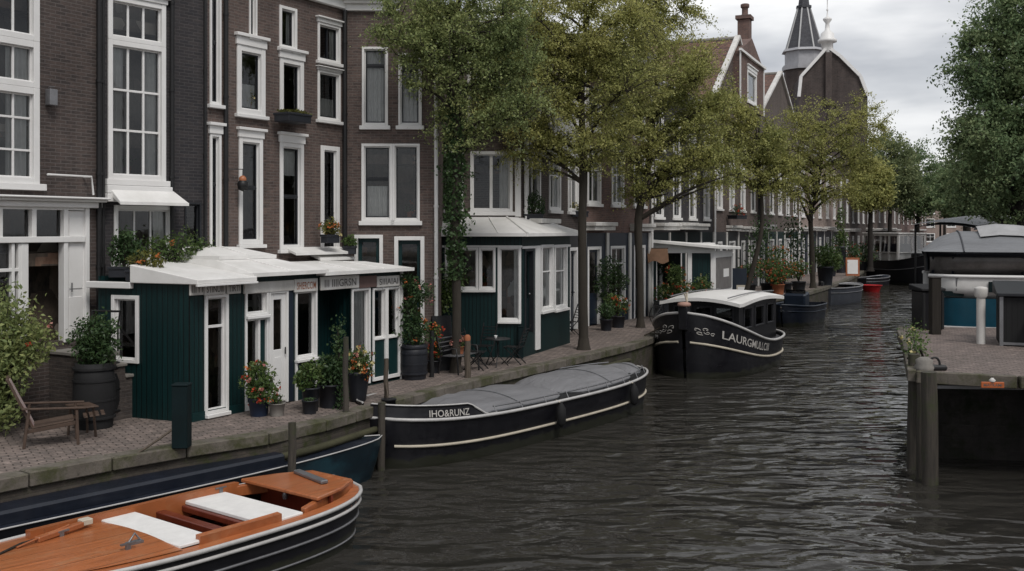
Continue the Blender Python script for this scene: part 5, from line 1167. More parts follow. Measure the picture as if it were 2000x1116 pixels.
def crown_tree(name,label,base,trunk,ells,nl,nt,nleaf,size,lm,group,bark='bark',spread=.3,fork=.45,seed=1,limb_r=.09,twig=True,tmin=.25):
    """trunk: list of (point, radius) in world metres; limbs grow from it into each part of the crown, twigs from the limbs, leaves along the twigs"""
    rs=np.random.default_rng(seed); b=np.array(base); root=thing(name,label,'tree',base,0,group)
    tb=MB(); tp=[np.array(p) for p,_ in trunk]; tr=[r for _,r in trunk]
    # smooth trunk
    fine=catmull([tuple(p) for p in tp],4); fr=np.interp(np.linspace(0,1,len(fine)),np.linspace(0,1,len(tr)),tr)
    fine=[Vector(p) for p in fine]
    tb.tube([p-Vector(b) for p in fine],list(fr),9)
    tb.tube([Vector((0,0,-.02)),Vector((0,0,.12)),Vector((0,0,.35))],[fr[0]*1.5,fr[0]*1.22,fr[0]*1.0],9,False)
    trk=tb.build('trunk',M[bark],root)
    lb=MB(); tw=MB(); pts=[]
    vol=np.array([e[1].prod() for e in ells]); vol=vol/vol.sum()
    fine_np=np.array([tuple(p) for p in fine])
    LP=[]; Q=[]
    for ei,(c,r) in enumerate(ells):
        n=max(5,int(round(nl*vol[ei])))
        for i in range(n):
            d=rs.normal(size=3); d/=np.linalg.norm(d); tgt=c+d*r*rs.uniform(.45,.9)
            k0=int(len(fine)*fork)
            zsel=tgt[2]-abs(np.linalg.norm((tgt-fine_np[-1])[:2]))*.55
            cand=np.argmin(np.abs(fine_np[k0:,2]-zsel)+rs.random(len(fine)-k0)*.8)+k0
            a=fine_np[cand]; mid=(a+tgt)/2+np.array((0,0,.16*np.linalg.norm(tgt-a)))+rs.normal(size=3)*.07*np.linalg.norm(tgt-a)
            path=[(1-t)**2*a+2*t*(1-t)*mid+t*t*tgt for t in np.linspace(0,1,10)]
            r0=min(fr[cand]*.75,limb_r); lb.tube([Vector(p-b) for p in path],list(np.linspace(r0,.012,10)),5,False)
            LP+=path[3:]
        m=int(nl*nt*vol[ei])+12
        d=rs.normal(size=(m,3)); d/=np.linalg.norm(d,axis=1)[:,None]
        lump=1+.16*np.sin(d[:,:1]*4+ei)*np.cos(d[:,2:3]*5+ei*2)+.09*rs.normal(size=(m,1))
        Q.append(c+d*r*(rs.random((m,1))**.42)*lump)
    LP=np.array(LP); Q=np.concatenate(Q)
    for q in Q:
        s=LP[np.argmin(((LP-q)**2).sum(1)+rs.random(len(LP))*.25)]; v=q-s; Lv=np.linalg.norm(v)
        if Lv>2.6: s=q-v/Lv*2.6; v=q-s; Lv=2.6
        tp_=[s,s+v*.5+np.array((0,0,.1*Lv)),q]
        if twig: tw.tube([Vector(p-b) for p in tp_],[.015,.009,.004],3,False)
        m=rs.poisson(nleaf); tt=rs.uniform(.15,1.12,size=m)
        P=s+np.outer(tt,v)+np.outer(.4*tt*(1-tt)*Lv,(0,0,1))+rs.normal(size=(m,3))*spread*np.array((1,1,.55))*(.3+.7*rs.random((m,1)))
        pts.append(P-b)
    lb.build('limbs',M[bark],trk)
    if tw.v: tw.build('twigs',M[bark],trk)
    P=np.concatenate(pts); quads_obj('crown',leaf_quads(P,size),LM[lm],root); return root,len(P)
GT='trees along the quay'
def trunk_px(rows,y): return [(AT(px,py,y),r) for px,py,r in rows]
tot=0
y=25.2; bs=(AT(890,0,y)[0],y,0)
_,n=crown_tree('tree','tall green tree with an ivy clad trunk in front of the corner kiosk',bs,[(bs,.12)]+trunk_px([(892,600,.11),(889,450,.12),(893,300,.12),(889,150,.10),(895,0,.06),(900,-120,.03)],y),
   [ell(835,80,100,120,y-.7,.9),ell(915,50,130,150,y,1.6),ell(905,235,85,75,y,1.0),ell(785,60,65,85,y-1.0,.7),ell(990,150,90,140,y+.3,1.3)],44,19,58,.066,'green',GT,seed=3,spread=.15,limb_r=.05); tot+=n
y=30.0; bs=(AT(1140,0,y)[0],y,0)
_,n=crown_tree('tree','broad olive tree with a straight bare trunk at the quay edge by the planters',bs,[(bs,.15)]+trunk_px([(1139,600,.135),(1137,450,.125),(1140,330,.115),(1136,200,.09),(1142,60,.06),(1145,-80,.03)],y),
   [ell(1110,70,150,150,y,2.2),ell(1040,180,110,120,y-.5,1.6),ell(1210,120,130,150,y,2.0),ell(1130,240,120,85,y-.6,1.5),ell(1000,70,110,120,y,1.8),ell(1055,300,95,60,y,1.0),ell(1180,310,90,50,y-.3,1.0),ell(960,210,80,60,y,1.2)],60,24,62,.068,'olive',GT,seed=5,spread=.16,limb_r=.055); tot+=n
y=36.8; bs=(AT(1251,0,y)[0],y,0)
_,n=crown_tree('tree','olive tree forking low into many stems beside the white roofed quay shed',bs,[(bs,.13)]+trunk_px([(1250,540,.125),(1247,430,.15),(1262,350,.12),(1280,200,.08),(1290,60,.03)],y),
   [ell(1290,140,120,160,y,2.0),ell(1370,200,80,100,y,1.6),ell(1240,270,90,90,y,1.5),ell(1350,300,95,75,y-.4,1.5),ell(1260,0,120,90,y,2.0),ell(1290,365,100,50,y,1.1),ell(1400,330,70,60,y,1.2)],58,22,58,.082,'olive',GT,seed=7,spread=.18,fork=.3); tot+=n
for k,(px,py) in enumerate(((1213,330),(1300,330),(1285,380))): pass
y=48; bs=(AT(1500,0,y)[0]-.9,y+1.2,0); y=bs[1]
_,n=crown_tree('tree','slender olive tree behind the flower stall with a thin dark trunk',bs,[(bs,.13)]+[(AT(1484,470,y),.11),(AT(1488,400,y),.09),(AT(1480,300,y),.05),(AT(1475,220,y),.02)],
   [ell(1470,290,75,85,y,1.6),ell(1420,240,60,70,y,1.3),ell(1510,330,60,70,y,1.3)],34,17,36,.11,'olive',GT,seed=9,spread=.2); tot+=n
y=62; bs=(AT(1588,0,y)[0],y,0)
_,n=crown_tree('tree','wide sparse olive tree with a twin forked dark trunk before the church gable',bs,[(bs,.17)]+trunk_px([(1586,480,.15),(1584,420,.14),(1600,350,.10),(1610,270,.06),(1618,210,.02)],y),
   [ell(1600,285,110,100,y,2.7),ell(1690,275,65,95,y,2.1),ell(1535,310,75,85,y,2.1),ell(1660,370,70,45,y-1,1.6),ell(1570,385,70,35,y-1,1.5)],54,16,38,.11,'olive',GT,seed=11,spread=.22,fork=.35,limb_r=.11); tot+=n
for i,(px,py,rx,ry,y,lm,lab,sd) in enumerate(((1738,335,60,85,104,'mid','mid green tree past the church on the quay, behind the glass saloon boat',21),(1793,355,52,85,128,'dark','dark green tall tree closing the far end of the quay',23),(1845,365,34,55,160,'mid','pale distant tree over the far end of the canal',25),(1700,360,40,55,88,'olive','small olive tree beside the glass saloon boat',27))):
    g=AT(px,py,y); bs=(g[0],y,0)
    _,n=crown_tree('tree',lab,bs,[(bs,.25),(AT(px,430,y),.2),(AT(px+3,380,y),.14),(AT(px,py-ry*.6,y),.04)],[ell(px,py,rx,ry,y,rx/F*y),ell(px-rx*.4,py+ry*.45,rx*.6,ry*.45,y-1,rx/F*y*.7),ell(px+rx*.45,py+ry*.4,rx*.6,ry*.5,y,rx/F*y*.7)],30,16,34,.27,lm,GT,'bark_dark',.42,.3,sd,.14,False); tot+=n
GR='dark trees on the far bank'
for i,(px,py,rx,ry,y,lab,sd,nl) in enumerate(((1985,180,135,220,40,'huge dark green tree overhanging the houseboat roof',31,60),(1935,330,85,100,57,'dark green tree behind the houseboat canopy',33,30),(1880,375,50,55,84,'smaller dark tree further along the far bank',35,20),(2100,200,140,260,52,'dense dark tree at the edge of the far bank beyond the canopy boat',37,26))):
    bs=(AT(px+12,0,y)[0],y,0)
    big=y<70
    _,n=crown_tree('tree',lab,bs,[(bs,.3),(AT(px+8,420,y),.26),(AT(px,330,y),.2),(AT(px+4,py-ry*.55,y),.05)],[ell(px,py,rx,ry,y,rx/F*y*.9),ell(px-rx*.35,py+ry*.5,rx*.75,ry*.5,y-1,rx/F*y*.8),ell(px-rx*.45,py-ry*.2,rx*.6,ry*.5,y,rx/F*y*.7),ell(px+rx*.2,py-ry*.5,rx*.7,ry*.6,y,rx/F*y*.8),ell(px-rx*.2,395,rx*.8,42,y,rx/F*y*.7)],nl*1.3,20,44 if big else 36,.125 if y<45 else (.18 if big else .25),'dark',GR,'bark_dark',.24,.25,sd,.12,big); tot+=n
for i,(x,y,lab) in enumerate(((15.5,12.5,'green tree on the near right bank'),(15.2,3,'second green tree on the near right bank'))):
    crown_tree('tree',lab,(x,y,0),[((x,y,0),.2),((x,y,3),.17),((x,y,6),.12),((x,y,9),.03)],[(np.array((x,y,6.8)),np.array((3,3,2.8))),(np.array((x-.6,y+.5,5.0)),np.array((2.4,2.4,1.4)))],22,16,26,.17,'mid','trees on the near right bank','bark_dark',.25,.3,50+i,.1,False)
print('tree leaves',tot)
# ivy on the first trunk
y=25.2; P=[]
for k in range(3000):
    t=rng.random(); z=2.3+t*4.6; a=rng.random()*2*PI; r=.12+abs(rng.normal())*.10*min(1,t*5+.2)
    if rng.random()<.3: r+=rng.random()*.38*max(0,math.sin(t*23+1))
    P.append((AT(890,450,y)[0]+math.cos(a)*r,y+math.sin(a)*r,z))
o=quads_obj('ivy',leaf_quads(np.array(P),.085,aspect=.8),LM['plant_dark']); tag(o,'thick ivy climbing the trunk of the tree at the corner kiosk','ivy')
# ---------------------------------------------------------------- potted plants and climbers
def bush_pts(n,c,r,shell=.5):
    d=rng.normal(size=(n,3)); d/=np.linalg.norm(d,axis=1)[:,None]; q=(shell+(1-shell)*rng.random(n)**.6)[:,None]
    lump=1+.22*np.sin(d[:,:1]*5+c[0]*7)*np.cos(d[:,2:3]*6+c[1]*5)+.12*rng.normal(size=(n,1))
    return np.array(c)+d*np.array(r)*q*lump
def stems(mb,c,r,n,z0):
    for i in range(n):
        d=rng.normal(size=3); d[2]=abs(d[2]); d/=np.linalg.norm(d); e=np.array(c)+d*np.array(r)*.85
        mb.tube([(0,0,z0),((e[0])*.4,(e[1])*.4,z0+(e[2]-z0)*.6),tuple(e)],[.014,.01,.004],4,False)
def pot(root,kind,r,h,mat):
    mb=MB()
    if kind=='tub': mb.lathe([(r*.8,0),(r,h*.92),(r*1.06,h*.93),(r*1.06,h),(r*.94,h),(r*.92,h*.9)],22)
    elif kind=='urn': mb.lathe([(r*.62,0),(r*.7,h*.05),(r*.78,h*.3),(r*.98,h*.8),(r*1.05,h*.9),(r*1.1,h),(r*.95,h),(r*.9,h*.9)],22)
    elif kind=='barrel':
        mb.lathe([(r*.86,0),(r*.97,h*.3),(r,h*.5),(r*.97,h*.75),(r*.9,h),(r*.82,h),(r*.82,h*.92)],24)
        for q in (.15,.42,.72,.9): mb.lathe([(r*1.01,h*q),(r*1.015,h*q+.02),(r*1.01,h*q+.04)],24)
    else: mb.box(-r,r,-r*.6,r*.6,0,h); mb.box(-r-.02,r+.02,-r*.6-.02,r*.6+.02,h-.05,h+.005)
    p=mb.build('pot',M[mat],root,bevel=0 if kind!='box' else .01)
    s=MB(); s.lathe([(r*.9,h*.9),(.01,h*.93)],16) if kind!='box' else s.box(-r+.03,r-.03,-r*.6+.03,r*.6-.03,h*.8,h*.99)
    s.build('soil',M['soil'],p); return p
NP=0
def plant(label,loc,kind,r,h,pm,bush,lm='plant',n=900,size=.075,flowers=(),name='potted_plant',cat='potted plant',group='potted plants on the quay',shell=.35,stem=9):
    """bush: list of (centre, radii) above the base; flowers: (colour, count)"""
    root=thing(name,label,cat,loc,0,group)
    if kind: pot(root,kind,r,h,pm)
    sm=MB()
    for c,rr_ in bush[:2]: stems(sm,c,rr_,stem,h*.9)
    sm.build('stem',M['bark'],root)
    vol=np.array([np.prod(b[1])**(2/3) for b in bush]); vol/=vol.sum()
    P=np.concatenate([bush_pts(int(n*v)+5,c,rr_,shell) for v,(c,rr_) in zip(vol,bush)]); P=P[P[:,2]>.03]
    quads_obj('foliage',leaf_quads(P,size,aspect=.5),LM[lm],root)
    for colr,m in flowers:
        Q=[]
        for k in range(m):
            c,rr_=bush[int(rng.integers(len(bush)))]; d=rng.normal(size=3); d[1]-=.7; d[2]+=.35; d/=np.linalg.norm(d); q=np.array(c)+d*np.array(rr_)*1.02
            Q.append(q+rng.normal(size=(9,3))*.028)
        quads_obj('blossom',leaf_quads(np.concatenate(Q),.05,aspect=.9),LM[colr],root)
    return root
g=G
plant('round dark green bush in a navy pot with pink blossoms by the white kiosk window',g(506,812),'tub',.2,.34,'pot_blue',[((0,0,.62),(.36,.34,.36)),((.12,-.1,.5),(.28,.25,.25)),((-.05,0,.86),(.2,.2,.18))],'plant',1500,.07,[('red',7),('pink',4),('orange',3)])
plant('small low plant in a grey stone pot beside the navy pot',g(541,812),'tub',.15,.24,'stone',[((0,0,.3),(.13,.12,.1))],'plant',160,.05,[('red',1)])
plant('light green leafy plant in a tall dark pot at the kiosk bay',g(607,803),'tub',.17,.46,'pot_black',[((0,0,.72),(.25,.22,.26)),((-.14,-.05,.6),(.2,.2,.22))],'plant',900,.075)
plant('empty looking small black pot in front of the tall dark pot',g(605,808),'tub',.15,.26,'pot_black',[((0,0,.27),(.1,.1,.04))],'plant_dark',60,.05)
plant('wide dark shrub in a big black rimmed pot by the recessed porch',g(646,795),'tub',.26,.46,'pot_black',[((0,0,.78),(.36,.33,.3)),((-.1,0,.62),(.34,.3,.25))],'plant_dark',1500,.07)
plant('orange and white flowers spilling from a tall black urn by the kiosk corner',g(699,784),'urn',.24,.62,'pot_black',[((0,0,.84),(.3,.28,.26)),((.1,-.1,.7),(.25,.22,.22))],'plant',1100,.06,[('orange',14),('pale',10),('pink',5)])
plant('tall flowering shrub in a broad black barrel between the two kiosks',g(808,740),'barrel',.33,.82,'pot_black',[((0,0,1.1),(.42,.4,.35)),((-.1,0,1.55),(.3,.28,.4)),((.12,.05,2.0),(.36,.3,.3)),((-.2,0,2.3),(.3,.28,.22))],'plant_dark',2300,.085,[('orange',9),('pink',5)])
plant('coral geraniums in a dark pot beside the folded black board',g(848,728),'tub',.17,.3,'pot_black',[((0,0,.95),(.22,.2,.3)),((.02,0,.6),(.18,.18,.25))],'plant',500,.07,[('red',8),('orange',6)])
plant('bushy green plant in a beige clay pot at the kiosk corner',g(1039,677),'tub',.24,.44,'pot_beige',[((0,0,.52),(.26,.24,.16))],'plant',420,.07)
plant('bare stick plant in a wide dark wooden tub at the corner kiosk',g(1077,671),'barrel',.3,.52,'pot_black',[((0,0,.58),(.2,.2,.08)),((0,0,1.1),(.1,.1,.5))],'plant_dark',130,.06,stem=5)
plant('leafy plant with red flowers in a grey pot before the shop door',g(1207,640),'tub',.26,.42,'pot_black',[((0,0,.78),(.42,.38,.34)),((-.2,0,.95),(.3,.3,.3))],'plant',800,.09,[('orange',6),('red',6)])
plant('grey green shrub in a dark pot left of the red flowered pot',g(1184,646),'tub',.22,.4,'pot_black',[((0,0,.7),(.32,.3,.3))],'plant_dark',500,.09)
plant('hanging leafy creeper shrub beside the second tree trunk',(AT(1190,0,38)[0],38,0),'tub',.28,.45,'pot_black',[((0,0,2.0),(.5,.4,.6)),((.35,0,1.6),(.4,.35,.4)),((-.3,0,1.4),(.35,.3,.5)),((0,0,.9),(.3,.3,.4))],'plant_dark',1800,.1,stem=6)
plant('large flowering border of red and yellow blooms in front of the quay shed',(AT(1335,0,41.2)[0],41.2,0),'box',1.1,.6,'pot_black',[((-.7,0,.95),(.5,.4,.4)),((0,0,1.05),(.55,.4,.45)),((.75,0,1.2),(.45,.4,.5)),((-.3,0,1.7),(.4,.3,.5))],'plant',2600,.1,[('red',26),('orange',12),('pale',8)])
plant('trained green shrub hanging in the opening of the quay shed',(AT(1300,0,43.6)[0],43.6,0),'tub',.3,.5,'pot_black',[((0,0,2.0),(.35,.3,.45)),((.2,0,1.2),(.35,.3,.5))],'plant_dark',900,.1)
# flower stall beyond the barge
for i,(px,Y,w,hh,fl,lab) in enumerate(((1462,56,.75,.7,(('pink',14),('orange',8)),'dark bush with faded pink blooms at the start of the flower stall'),(1500,57,.9,1.0,(('pink',22),('orange',16)),'tall pink and orange flowers on the stall'),(1533,57.5,.7,.9,(('red',26),('orange',20)),'deep red flowers massed in a crate'),(1520,56,.5,.5,(('red',20),('orange',14)),'orange red flowers in the terracotta tub'),(1560,59,.7,.8,(('orange',20),('pink',8)),'orange flowers at the end of the stall'),(1517,60,.9,1.6,(('orange',30),),'hanging basket height orange flowers above the stall'))):
    z=.55
    plant(lab,(AT(px,0,Y)[0],Y,0),'tub',.4 if i!=3 else .34,.55,'terracotta' if i==3 else 'pot_black',[((0,0,z+hh),(w,.5,.42)),((-.2,0,z+hh*.6),(w*.8,.5,.4))],'plant_dark' if i==0 else 'plant',700,.14,fl,'flower_tub','flowers','flower tubs on the stall')
plant('tall rounded green bush in a dark cylinder planter beside the dinghy',(AT(1612,0,65)[0],65,0),'tub',.5,1.2,'pot_black',[((0,0,1.9),(.95,.8,.75)),((.3,0,1.5),(.8,.7,.6))],'plant',1300,.16)
plant('slim tall green plant in a black pillar pot by the white doorway',(AT(1642,0,84)[0],84,0),'tub',.4,2.2,'pot_black',[((0,0,2.7),(.7,.6,.7)),((0,0,4.2),(.4,.4,1.5))],'plant',700,.2)
for i,(px,Y,lab,fl) in enumerate(((1690,84,'red flowers and shrubs heaped beside the glass saloon boat',(('red',24),('orange',10))),(1718,88,'second heap of red flowers under the small olive tree',(('red',18),('pale',6))),(1655,77,'pink flowers in a low pot near the red tub boat',(('pink',14),)))):
    plant(lab,(AT(px,0,Y)[0]-1.0,Y+1,0),'tub',.5,.8,'pot_black',[((0,0,1.6),(1.1,.8,.9)),((.2,0,1.0),(.9,.7,.5))],'plant_dark',800,.2,fl,'flower_tub','flowers','flower tubs on the stall')
# left edge: rambling bush by the steps, ball shrub, planter on the kiosk's flat roof
y=15.9
plant('large rambling bush with red flowers beside the brick steps',(AT(-5,0,17.5)[0],17.5,0),None,.1,.15,'soil',[((.0,0,1.95),(.7,.5,.6)),((.55,0,1.6),(.45,.4,.5)),((.2,-.2,1.4),(.6,.4,.5)),((-.6,0,1.7),(.6,.5,.6)),((0,-.1,1.1),(.6,.5,.5)),((-.5,0,.5),(.6,.5,.5)),((.12,-.1,.5),(.35,.35,.45))],'green',8000,.09,[('pink',9),('red',4)],'flowering_bush','bush',None,.25,14)
plant('dense round ball shrub on a tall black planter by the steps',(AT(184,0,18.2)[0],18.2,0),'barrel',.36,1.15,'black_matt',[((0,0,1.62),(.42,.38,.40)),((.05,0,1.35),(.38,.34,.3))],'plant_dark',2800,.07,[])
def boxp(label,px,py,Y,w,h,lm,n,fl=(),rz=0,bush=None,mat='pot_black'):
    c=AT(px,py,Y); r=plant(label,(c[0],c[1],c[2]),'box',w/2,.2,mat,bush or [((-w*.3,0,.2+h*.5),(w*.3,.2,h*.6)),((w*.1,0,.2+h*.6),(w*.35,.2,h*.7)),((w*.4,0,.2+h*.4),(w*.25,.2,h*.5))],lm,n,.07,fl,'planter_box','planter','planters on roofs and sills'); r.rotation_euler=(0,0,rz); return r
boxp('round green shrub in a box on the low kiosk roof under the bay window',243,542,19.6,.5,.6,'plant_dark',1300)
boxp('long planter of yellow green shrubs along the kiosk roof below the dark house',345,538,20.6,1.5,.55,'plant',1900,(('orange',1),),.9)
boxp('small planter with dry reddish plants on the low kiosk roof',283,548,19.3,.6,.3,'yellowgreen',420,(('orange',2),))
boxp('dark green shrub in a box on the white roof of the corner kiosk',1042,432,30.6,.55,.55,'plant_dark',900)
boxp('window planter of yellow flowers on the shop canopy by the bare trunk',1120,424,36.2,1.0,.25,'yellowgreen',400,(('pale',10),),.9)
boxp('small green sill planter with yellow and orange flowers by the tall narrow window',645,475,24.6,.4,.34,'yellowgreen',400,(('orange',6),('pale',4)),.9)
boxp('trailing green sill plant under the middle window of the brown house',572,240,23.6,.75,.08,'yellowgreen',260,(),1.03)
boxp('small round green plant on the white roof edge by the brown doorway house',683,497,25.3,.3,.22,'plant',300)
boxp('red geraniums on the dark first floor canopy beyond the second kiosk',1440,428,56,1.0,.5,'plant_dark',420,(('red',20),),.8)
boxp('red flower box on a far canopy at the bend',1500,408,70,1.3,.5,'plant_dark',300,(('red',14),('orange',10)),.8)
# climbers on facades
def climber(label,pts,n,spread,lm,size,flowers=()):
    P=[]; 
    for a,b in zip(pts,pts[1:]):
        a=np.array(a);b=np.array(b); t=rng.random((n,1)); P.append(a+(b-a)*t+rng.normal(size=(n,3))*np.array(spread))
    P=np.concatenate(P); c=np.array(pts[0]); root=thing('climbing_plant',label,'climber',tuple(c),0,'climbers')
    quads_obj('foliage',leaf_quads(P-c,size,aspect=.7),LM[lm],root)
    mb=MB(); mb.tube([Vector(p)-Vector(c) for p in pts],.02,5); mb.build('stem',M['bark'],root)
    for colr,m in flowers:
        q=P[rng.integers(len(P),size=m)]-c; quads_obj('blossom',leaf_quads(np.repeat(q,8,0)+rng.normal(size=(m*8,3))*.035,.06,aspect=.9),LM[colr],root)
    return root
climber('climbing plant hanging down the left corner of the second kiosk',[AT(872,600,28.05),AT(878,560,28.0),AT(890,530,27.95)],420,(.14,.08,.16),'plant',.08)
climber('vine on the dark mooring post before the porch',[g(668,800),AT(664,720,20.3),AT(660,640,20.3)],300,(.07,.07,.14),'plant_dark',.07)
climber('ivy hanging between the tree and white corner pipe',[AT(868,440,29.3),AT(875,380,29.4),AT(872,300,29.6),AT(880,230,29.6)],520,(.22,.12,.25),'plant_dark',.09,(('red',4),))
climber('creeper beside the dark canopy at the flower stall',[AT(1475,520,58),AT(1478,460,58.5),AT(1500,440,59)],300,(.3,.2,.4),'plant_dark',.14)
climber('creeper under the far tree by the tall white doors',[AT(1555,520,66),AT(1560,470,67),AT(1545,430,67)],300,(.4,.2,.5),'plant_dark',.16,(('orange',6),))
climber('weeds trailing over the corner of the brick landing',[AT(1790,690,20.6),AT(1786,665,22.2),AT(1785,640,24.2)],240,(.07,.3,.09),'plant',.06,(('pale',4),))

for i,(label,px,py,Y,lm,fl) in enumerate((('yellow flowers in a small vase inside the brown house upper window',488,212,23.25,'plant',(('pale',8),)),('small green plant standing inside the tall white window of the dark house',250,338,21.2,'plant',()),('houseplant with orange bloom inside the corner kiosk window',945,562,28.75,'plant',(('orange',3),)),('small leafy plant inside the end window of the long green kiosk',240,700,19.75,'plant',()),('potted plant inside the wide black sashed window',800,425,26.1,'plant_dark',(('orange',3),)))):
    plant(label,AT(px,py,Y),'tub',.07,.14,'terracotta',[((0,0,.24),(.13,.12,.13))],lm,130,.06,fl,'house_plant','houseplant','houseplants in windows',stem=3)
# ================================================================ street furniture and small things on the quay
def post(label,loc,h,r,mat,lean=(0,0),sq=False,cap=None,name='mooring_post',cat='post',group='posts along the quay',z0=0):
    root=thing(name,label,cat,loc,0,group); mb=MB(); n=9
    pts=[(lean[0]*t+.01*math.sin(t*9),lean[1]*t,z0+(h-z0)*t) for t in np.linspace(0,1,7)]
    if sq: mb.box(-r,r,-r,r,z0,h); mb.box(-r-.012,r+.012,-r-.012,r+.012,h+.001,h+.03)
    else: mb.tube(pts,[r*1.04,r*1.02,r,r*.98,r,r*.97,r*.93],n)
    mb.build('shaft',M[mat],root,bevel=.012 if sq else 0)
    if cap: MB().lathe([(r*.99,0),(r*1.0,.1),(r*.5,.14)],9,(lean[0],lean[1],h-.02)).build('cap',M[cap],root)
    return root
post('thick dark teal square post at the kiosk corner near the kerb',G(355,874),1.0,.125,'teal_dark',sq=True)
post('dark weathered pole standing before the porch of the kiosk',G(675,806),1.45,.055,'pile_moss')
post('slim grey wooden post in front of the glazed kiosk bay',G(754,781),.85,.05,'wood_grey')
post('short dark post beside the black barrel planter',G(843,737),1.1,.055,'black_matt')
post('pale wooden post with orange top beside the bistro table',G(913,738),.9,.075,'wood_grey',cap='terracotta')
post('dark green square post at the corner kiosk terrace',G(1017,700),.85,.075,'teal_dark',sq=True)
p=AT(570,915,17.0); post('dark mooring pile rising beside the blue barge',(p[0],p[1],WZ),.98-WZ-.98+AT(570,825,17.0)[2],.07,'pile_moss',z0=-1.0,name='mooring_pile',cat='pile',group='mooring piles')
p=AT(745,815,20.1); post('short mooring pile at the bow of the canvas covered boat',(p[0],p[1],WZ),AT(745,786,20.1)[2]-WZ,.08,'pile_moss',z0=-1.0,name='mooring_pile',cat='pile',group='mooring piles')
# right landing piles
for px,py,yy,r,ln,lab in ((1783,692,20.2,.12,(.02,0),'tall mossy pile at the outer corner of the landing'),(1822,726,19.0,.15,(-.10,-.05),'thick leaning timber pile in front of the landing'),(1800,738,19.45,.10,(.0,0),'thin dark pile tucked between the two thicker piles')):
    t=AT(px,py,yy); post(lab,(t[0],t[1],WZ),t[2]-WZ,r,'pile_moss',ln,z0=-2.0,name='mooring_pile',cat='pile',group='mooring piles')
q=AT(1826,648,26.6); post('heavy square timber post on the landing beside the teal houseboat',(q[0],q[1],PZ),1.45,.12,'wood_dark',sq=True)
q=AT(1825,500,60); post('dark dolphin pile standing in the far water before the bank',(q[0],q[1],WZ),2.7,.22,'wood_dark',z0=-1,name='mooring_pile',cat='pile',group='mooring piles')
# landing: bollard ring, crate, shed box, white pipe, life ring
t=thing('mooring_bollard','low pale stone bollard with an iron ring at the landing corner','bollard',(7.95,19.75,PZ),0)
MB().lathe([(.17,0),(.19,.06),(.15,.12),(.16,.2),(.08,.25)],14).build('base',M['stone'],t); mb=MB(); mb.tube([(.22+.1*math.cos(a),.05,.12+.12*math.sin(a)) for a in np.linspace(0,2*PI,15)[:-1]],.022,6,closed=True); mb.build('ring',M['iron'],t)
MB().box(.1,.42,-.1,.1,.0,.1).build('cleat',M['iron'],t,bevel=.03)
t=thing('storage_crate','black tarred wooden crate at the back corner of the landing','crate',(11.35,28.0,PZ),R(8)); MB().box(-.30,.30,-.3,.3,0,1.05).build('box',M['black'],t,bevel=.03); MB().prism([(-.35,-.35),(.35,-.35),(.35,.35),(-.35,.35)],1.052,[1.12,1.12,1.22,1.22]).build('lid',M['black_matt'],t,bevel=.015)
mb=MB()
for x in (-.27,0,.27): mb.box(x-.03,x+.03,-.335,-.301,.02,1.0)
mb.build('batten',M['black_matt'],t)
t=thing('quay_shed','black planked equipment box with sloping lid on the landing','box',(11.4,23.9,PZ),R(-22)); MB().box(0,3.2,0,1.6,0,1.15).build('body',planks('black_planks',(.012,.012,.013),'xy',.12,.07,.6,.3,8,.3,.5,.3),t,bevel=.02)
MB().prism([(-.08,-.1),(3.3,-.1),(3.3,1.7),(-.08,1.7)],1.16,[1.24,1.24,1.45,1.45]).build('lid',M['dark_trim'],t,bevel=.015); mb=MB(); mb.box(0,3.2,-.02,-.001,.03,.09); mb.box(-.02,.06,-.03,-.001,.0,1.15); mb.build('trim',M['grey_metal'],t)
MB().prism([(.55,-.34),(1.3,-.34),(1.3,-.01),(.55,-.01)],[.48]*4,[.56,.56,.66,.66]).build('hatch',M['dark_trim'],t,bevel=.01); MB().box(.6,1.2,-.06,-.02,.3,.34).build('handle',M['grey_metal'],t)
t=thing('vent_pipe','white capped vent pipe standing beside the black equipment box','pipe',(11.15,24.35,PZ),0); MB().lathe([(.1,0),(.1,1.15)],16).build('shaft',M['white_old'],t); MB().lathe([(.12,1.1),(.145,1.15),(.15,1.3),(.14,1.34),(.05,1.36)],16).build('cap',M['white_old'],t)
t=thing('safety_sign','small orange lettered sign hanging under the landing edge','sign',AT(1938,752,18.6),R(-6)); MB().box(-.2,.2,-.03,.0,-.055,.055).build('board',plain('orange_board',(.5,.13,.04),.5,.3),t,bevel=.008)
letters('lettering','MATRAMI',.05,.32,M['letter_dark'],t,lambda x,y:(-.16+x,-.034,-.025+y)); MB().lathe([(.05,0),(.06,.03),(.02,.07)],10,(0,.0,.056)).build('lamp',M['white_old'],t)
